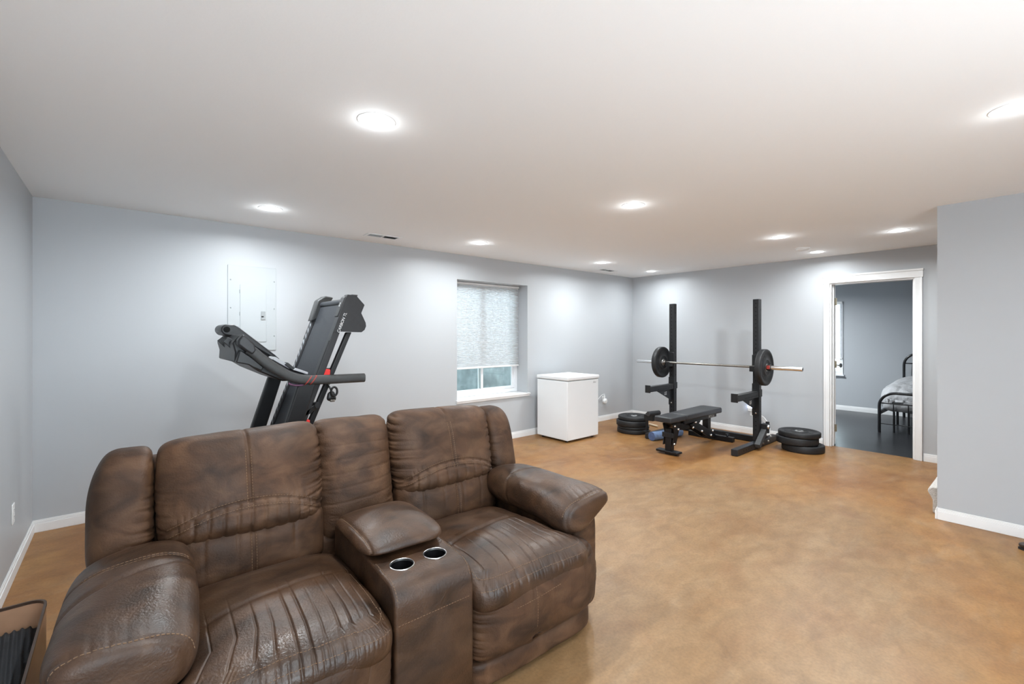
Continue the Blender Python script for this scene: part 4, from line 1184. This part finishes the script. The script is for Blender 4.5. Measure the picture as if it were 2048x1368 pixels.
cor = cushion('ribbed_cloth', 'corduroy', None, (220, 30, 12), f_cor, (9, 5, 2), lambda q, P: (.0040 * np.sin((P[:, 0] + .1 * P[:, 1]) * 2 * math.pi / .0185) - .002) * (q[:, 2] > -.2))
tag(cor, 'folded black ribbed cloth lying inside the wooden bin', 'cloth')
def f_fz(q): return np.stack([-.335 + .105 * q[:, 0], 1.70 + .062 * q[:, 1], .468 + .032 * q[:, 2]], 1)
fzz = cushion('fleece_bundle', 'fuzzy', None, (40, 30, 16), f_fz, 2.6, lambda q, P: .012 * swell(P, 45, 7) + .006 * swell(P, 120, 8))
tag(fzz, 'dark grey fuzzy bundle on the black cloth at the photo corner', 'cloth')

# right edge: shoe tip, carpeted step behind the near right wall
def f_sh(q):
    t = q[:, 1]
    return np.stack([4.505 + .045 * q[:, 0], -.030 + .140 * t, .030 + .028 * q[:, 2] + .014 * np.clip(-t, 0, 1) * np.clip(q[:, 2], 0, 1)], 1)
sh = empty('shoe', 'dark brown shoe on the floor cut off by the right edge of the photo', 'shoe', (4.505, -.03, 0))
cushion('upper', 'brown_shoe', sh, (20, 40, 14), f_sh, 2.4, off=sh.location)
MB(sh.location).prism([(4.505 + .047 * math.cos(a) * (1 - .1 * math.sin(a)), -.03 + .142 * math.sin(a)) for a in [2 * math.pi * i / 32 for i in range(32)]], 'z', 0.0, .014).build('sole', 'rubber', sh)
stp = empty('carpeted_step', 'bottom stair step in beige carpet peeking out behind the near right wall', 'stair step', (5.45, .4, 0))
pf = [(0.575, 0.0), (.575, .10), (.590, .135), (.606, .165), (.600, .190), (.575, .205), (.52, .208), (-.2, .208), (-.2, 0)]
st_ = MB(stp.location).prism(pf, 'x', 4.885, 5.95)
st_.build('tread', 'carpet', stp, bevel=.008)

# ------------------------------------------------------------------ folded treadmill behind the sofa
tm = empty('treadmill', 'black folding treadmill with its deck folded up, standing behind the sofa', 'treadmill', (0.95, 3.72, 0))
o = tm.location
SL = .374                                   # deck leans: dx per dz
YN, YF_ = 3.40, 4.03                        # near and far side of the deck
def dx(z): return 1.063 + SL * (z - 1.138)  # front (belt) edge of the deck at height z
Zb, Zt = 0.20, 1.66
def slab(x_front, x_back, z0, z1): return [(dx(z0) + x_front, z0), (dx(z1) + x_front, z1), (dx(z1) + x_back, z1), (dx(z0) + x_back, z0)]
for y0, y1 in ((YN, YN + .068), (YF_ - .068, YF_)):
    fr = MB(o).prism(slab(0, .058, Zb, Zt), 'y', y0, y1).build('foot_rail', 'tread_grey', tm, bevel=.008)
    rb = MB(o)
    z = .42
    while z < 1.50:
        x = dx(z)
        ya, yb = y0 + .012, y1 - .012
        dxx = SL * .014
        rb.add([(x - .002, ya, z), (x + dxx - .002, ya, z + .014), (x + dxx + .012 - .002, yb, z + .044), (x + .012 - .002, yb, z + .030),
                (x + .003, ya, z), (x + dxx + .003, ya, z + .014), (x + dxx + .017, yb, z + .044), (x + .017, yb, z + .030)],
               [(0, 1, 2, 3), (7, 6, 5, 4), (0, 4, 5, 1), (1, 5, 6, 2), (2, 6, 7, 3), (3, 7, 4, 0)])
        z += .048
    if y0 > YN: rb.build('tread_marks', 'rib', fr, smooth=0)
MB(o).prism(slab(.012, .036, Zb, 1.655), 'y', YN + .075, YF_ - .075).build('running_belt', 'belt', tm, bevel=.004)
MB(o).cyl((dx(1.66) + .024, YN + .07, 1.66), (dx(1.66) + .024, YF_ - .07, 1.66), .026, 24).build('rear_roller', 'belt', tm)
MB(o).prism(slab(.040, .056, Zb, 1.62), 'y', YN + .07, YF_ - .07).build('deck_board', 'tread_dark', tm)
cap = [(1.262, 1.672), (1.282, 1.714), (1.345, 1.712), (1.412, 1.641), (1.386, 1.578), (1.421, 1.505), (1.424, 1.478), (1.412, 1.450), (1.388, 1.432), (1.222, 1.437), (1.178, 1.432), (1.160, 1.395), (1.150, 1.370)]
for y0, y1 in ((YN - .012, YN + .052), (YF_ - .052, YF_ + .012)):
    ec = MB(o).prism(cap, 'y', y0, y1).build('end_cap', 'tread_grey', tm, bevel=.008)
for y0, y1, g_ in ((YN + .0, YN + .078, .0), (YF_ - .09, YF_ + .012, .022)):
    MB(o).prism([(dx(1.56) - .012 - g_, 1.545 - g_), (dx(1.70) - .010 - g_, 1.700), (dx(1.70) + .05 - g_, 1.718 + g_), (dx(1.72) + .09, 1.718 + g_ * .5), (dx(1.62) + .05, 1.60), (dx(1.56) + .02, 1.545)], 'y', y0, y1).build('roller_guard', 'arm_grey', tm, bevel=.010)
lettering('S', .045, 'white_print', tm, (dx(1.63) - .0165, YN + .014, 1.625), (0.0, 1, 0.0), (SL, 0, 1), name='logo', off=o)
tl = Vector((SL, 0, 1)).normalized(); tu = Vector((-1, 0, SL)).normalized()
lettering('CARBON TL', .030, 'white_print', tm, Vector((dx(1.425) + .050, YN - .0128, 1.425)), tl, tu, off=o, shear=.15, extrude=.0005, space=.95)
# lift frame behind the deck
for y0 in (YN + .02, YF_ - .06):
    MB(o).prism([(1.012 - .42 * .49, .30), (1.287, 1.432), (1.325, 1.432), (1.055 - .42 * .49, .30)], 'y', y0, y0 + .04).build('lift_frame', 'tread_dark', tm, bevel=.005)
MB(o).prism([(.978, .862), (1.035, .905), (1.066, .918), (1.072, .900), (1.03, .855), (.985, .835)], 'y', YN + .0, YN + .05).build('frame_bracket', 'tread_dark', tm, bevel=.004)
MB(o).cyl((1.064, YN - .018, .908), (1.064, YN + .04, .908), .020, 20).build('pivot_knob', 'tread_grey', tm)
for a, b, w_, h_ in ((1.128, 1.135, .034, .05), (1.010, .975, .026, .065), (.985, .785, .034, .042)):
    MB(o).prism([(a - w_, b - h_ * .5), (a - w_ * .5, b + h_ * .6), (a + w_, b + h_ * .5), (a + w_ * .9, b - h_ * .5)], 'y', YN + .004, YN + .05).build('deck_cushion', 'red', tm, bevel=.006)
# uprights
for y0, y1, n_ in ((YN - .055, YN - .012, 0), (YF_ + .03, YF_ + .085, 1)):
    sx = -.028 * n_
    MB(o).prism([(.606 + sx, .06), (.925 + sx, 1.075), (1.045 + sx - .012 * n_, 1.085), (.735 + sx - .012 * n_, .06)], 'y', y0, y1).build('upright', 'tread_dark', tm, bevel=.010)
# base with motor hood
for y in (YN - .05, YF_ + .03): MB(o).box(.40, 1.62, y, y + .055, 0.0, .07).build('base_rail', 'tread_dark', tm, bevel=.006)
MB(o).box(.42, .50, YN, YF_ + .03, .01, .06).build('base_cross_beam', 'tread_dark', tm, bevel=.006)
MB(o).prism([(.44, .07), (.44, .20), (.52, .27), (.70, .29), (.78, .20), (.80, .07)], 'y', YN + .01, YF_ - .01).build('motor_hood', 'tread_grey', tm, bevel=.02, seg=3)
# handrails
armp = [(.622, 0, 1.322), (.655, 0, 1.296), (.701, 0, 1.250), (.785, 0, 1.183), (.879, 0, 1.125), (.975, 0, 1.098), (1.092, 0, 1.092), (1.25, 0, 1.089), (1.398, 0, 1.087)]
for y in (YN - .040, YF_ + .055):
    P = smooth_path([(x, y, z) for x, _, z in armp], 6)
    ar = MB(o).sweep(P, rrect(.060, .066, .026, 5), up=(0, 0, 1)).build('handrail', 'arm_grey', tm, bevel=.008)
    for c in (.985, 1.02):
        st2 = MB(o)
        sec = rrect(.0615, .0675, .026, 5)
        # slanted ring painted round the grip
        ring = []
        for a, b in sec: ring.append(((c + b * .75), y + a, 1.0935 + b))
        w2 = .0045
        k = len(ring)
        st2.add([(x - w2, yy, z) for x, yy, z in ring] + [(x + w2, yy, z) for x, yy, z in ring], [(i, (i + 1) % k, (i + 1) % k + k, i + k) for i in range(k)])
        st2.build('red_band', 'red_line', ar, smooth=0)
MB(o).sweep(smooth_path([(.862, YN - .045, 1.082), (.90, YN - .052, 1.066), (.95, YN - .05, 1.064), (.93, YN + .02, 1.062)], 6), rrect(.02, .012, .004), up=(0, 0, 1)).build('strap', 'purple', tm)['label'] = 'purple strap under the handrail'
# console between the handrails
cons = [(.552, 1.236), (.556, 1.300), (.540, 1.362), (.575, 1.402), (.588, 1.416), (.648, 1.352), (.700, 1.305), (.790, 1.232), (.880, 1.172), (.985, 1.135), (.985, 1.118), (.880, 1.092), (.838, 1.094), (.690, 1.170), (.622, 1.219)]
MB(o).prism(cons, 'y', YN + .01, YF_ + .01).build('console', 'tread_dark', tm, bevel=.010)
MB(o).prism([(.556, 1.352), (.560, 1.380), (.588, 1.418), (.652, 1.356), (.664, 1.310), (.640, 1.282), (.600, 1.312)], 'y', YN - .074, YN + .012).build('console_shoulder', 'tread_grey', tm, bevel=.012, seg=3)
MB(o).prism([(.552, 1.236), (.622, 1.219), (.64, 1.205), (.70, 1.175), (.71, 1.20), (.632, 1.275), (.575, 1.315)], 'y', YN - .045, YN + .012).build('console_shroud', 'tread_dark', tm, bevel=.006)
# underside fins of the console
for y in (YN + .14, YN + .36):
    MB(o).prism([(.505, 1.372), (.535, 1.398), (.60, 1.36), (.62, 1.27), (.595, 1.275)], 'y', y, y + .02).build('console_fin', 'tread_dark', tm, bevel=.004)
# display bar with its speaker hole and slanted screen
dsp = [(.520, 1.440), (.524, 1.468), (.545, 1.486), (.598, 1.486), (.612, 1.478), (.640, 1.454), (.900, 1.230), (.885, 1.214), (.62, 1.40), (.575, 1.404), (.540, 1.412)]
db = MB(o).prism(dsp, 'y', YN + .32, YF_ - .02).build('display_housing', 'tread_grey', tm, bevel=.010, seg=3)
MB(o).lathe([(.0, .002), (.018, .002), (.021, .0)], (.556, YN + .32, 1.450), (0, -1, 0), 24).build('speaker', 'hole', db)
MB(o).add([(.628, YN + .36, 1.472), (.885, YN + .36, 1.2505), (.885, YF_ - .06, 1.2505), (.628, YF_ - .06, 1.472)], [(0, 1, 2, 3)]).build('screen', 'cup_dark', db, smooth=0)
# keys and trim on the console top
MB(o).prism([(.78, 1.244), (.80, 1.262), (.90, 1.190), (.89, 1.172)], 'y', YN + .03, YN + .20).build('key_pad', 'tread_silver', tm, bevel=.004)
MB(o).prism([(.855, 1.205), (.875, 1.222), (.925, 1.175), (.91, 1.160)], 'y', YN + .02, YN + .10).build('fan_vent', 'tread_dark', tm, bevel=.004)
MB(o).prism([(.905, 1.168), (.925, 1.180), (1.005, 1.146), (1.0, 1.130)], 'y', YN + .0, YN + .25).build('trim_strip', 'tread_silver', tm, bevel=.004)
# strap with metal rings hanging from the lift frame
hs = empty('hand_grips', 'small bundle of black straps hanging under the treadmill handrail', 'straps', (1.165, 3.375, .985))
o = hs.location
MB().tube(smooth_path([(-.03, 0.03, .075), (-.02, .0, .045), (-.005, -.005, .01)], 6), .007, 8).build('strap', 'tread_dark', hs)
tp = [(.022 * math.cos(a) + .008, -.012, .032 * math.sin(a) + .015) for a in [2 * math.pi * i / 24 for i in range(25)]]
MB().tube(tp, .008, 8).build('grip_loop', 'tread_dark', hs)
tp = [(.020 * math.cos(a) - .004, .006, .020 * math.sin(a) - .026) for a in [2 * math.pi * i / 24 for i in range(25)]]
MB().tube(tp, .009, 8).build('grip_loop', 'brown_shoe', hs)
cushion('strap_wad', 'tread_dark', hs, (24, 16, 24), lambda q: np.stack([.030 * q[:, 0] - .004, .018 * q[:, 1] + .012, .034 * q[:, 2] - .022], 1), 2.4, lambda q, P: .006 * swell(P, 90, 3))
MB().box(-.018, .014, -.014, .008, -.060, -.044).build('buckle', 'bar_steel', hs, bevel=.004)
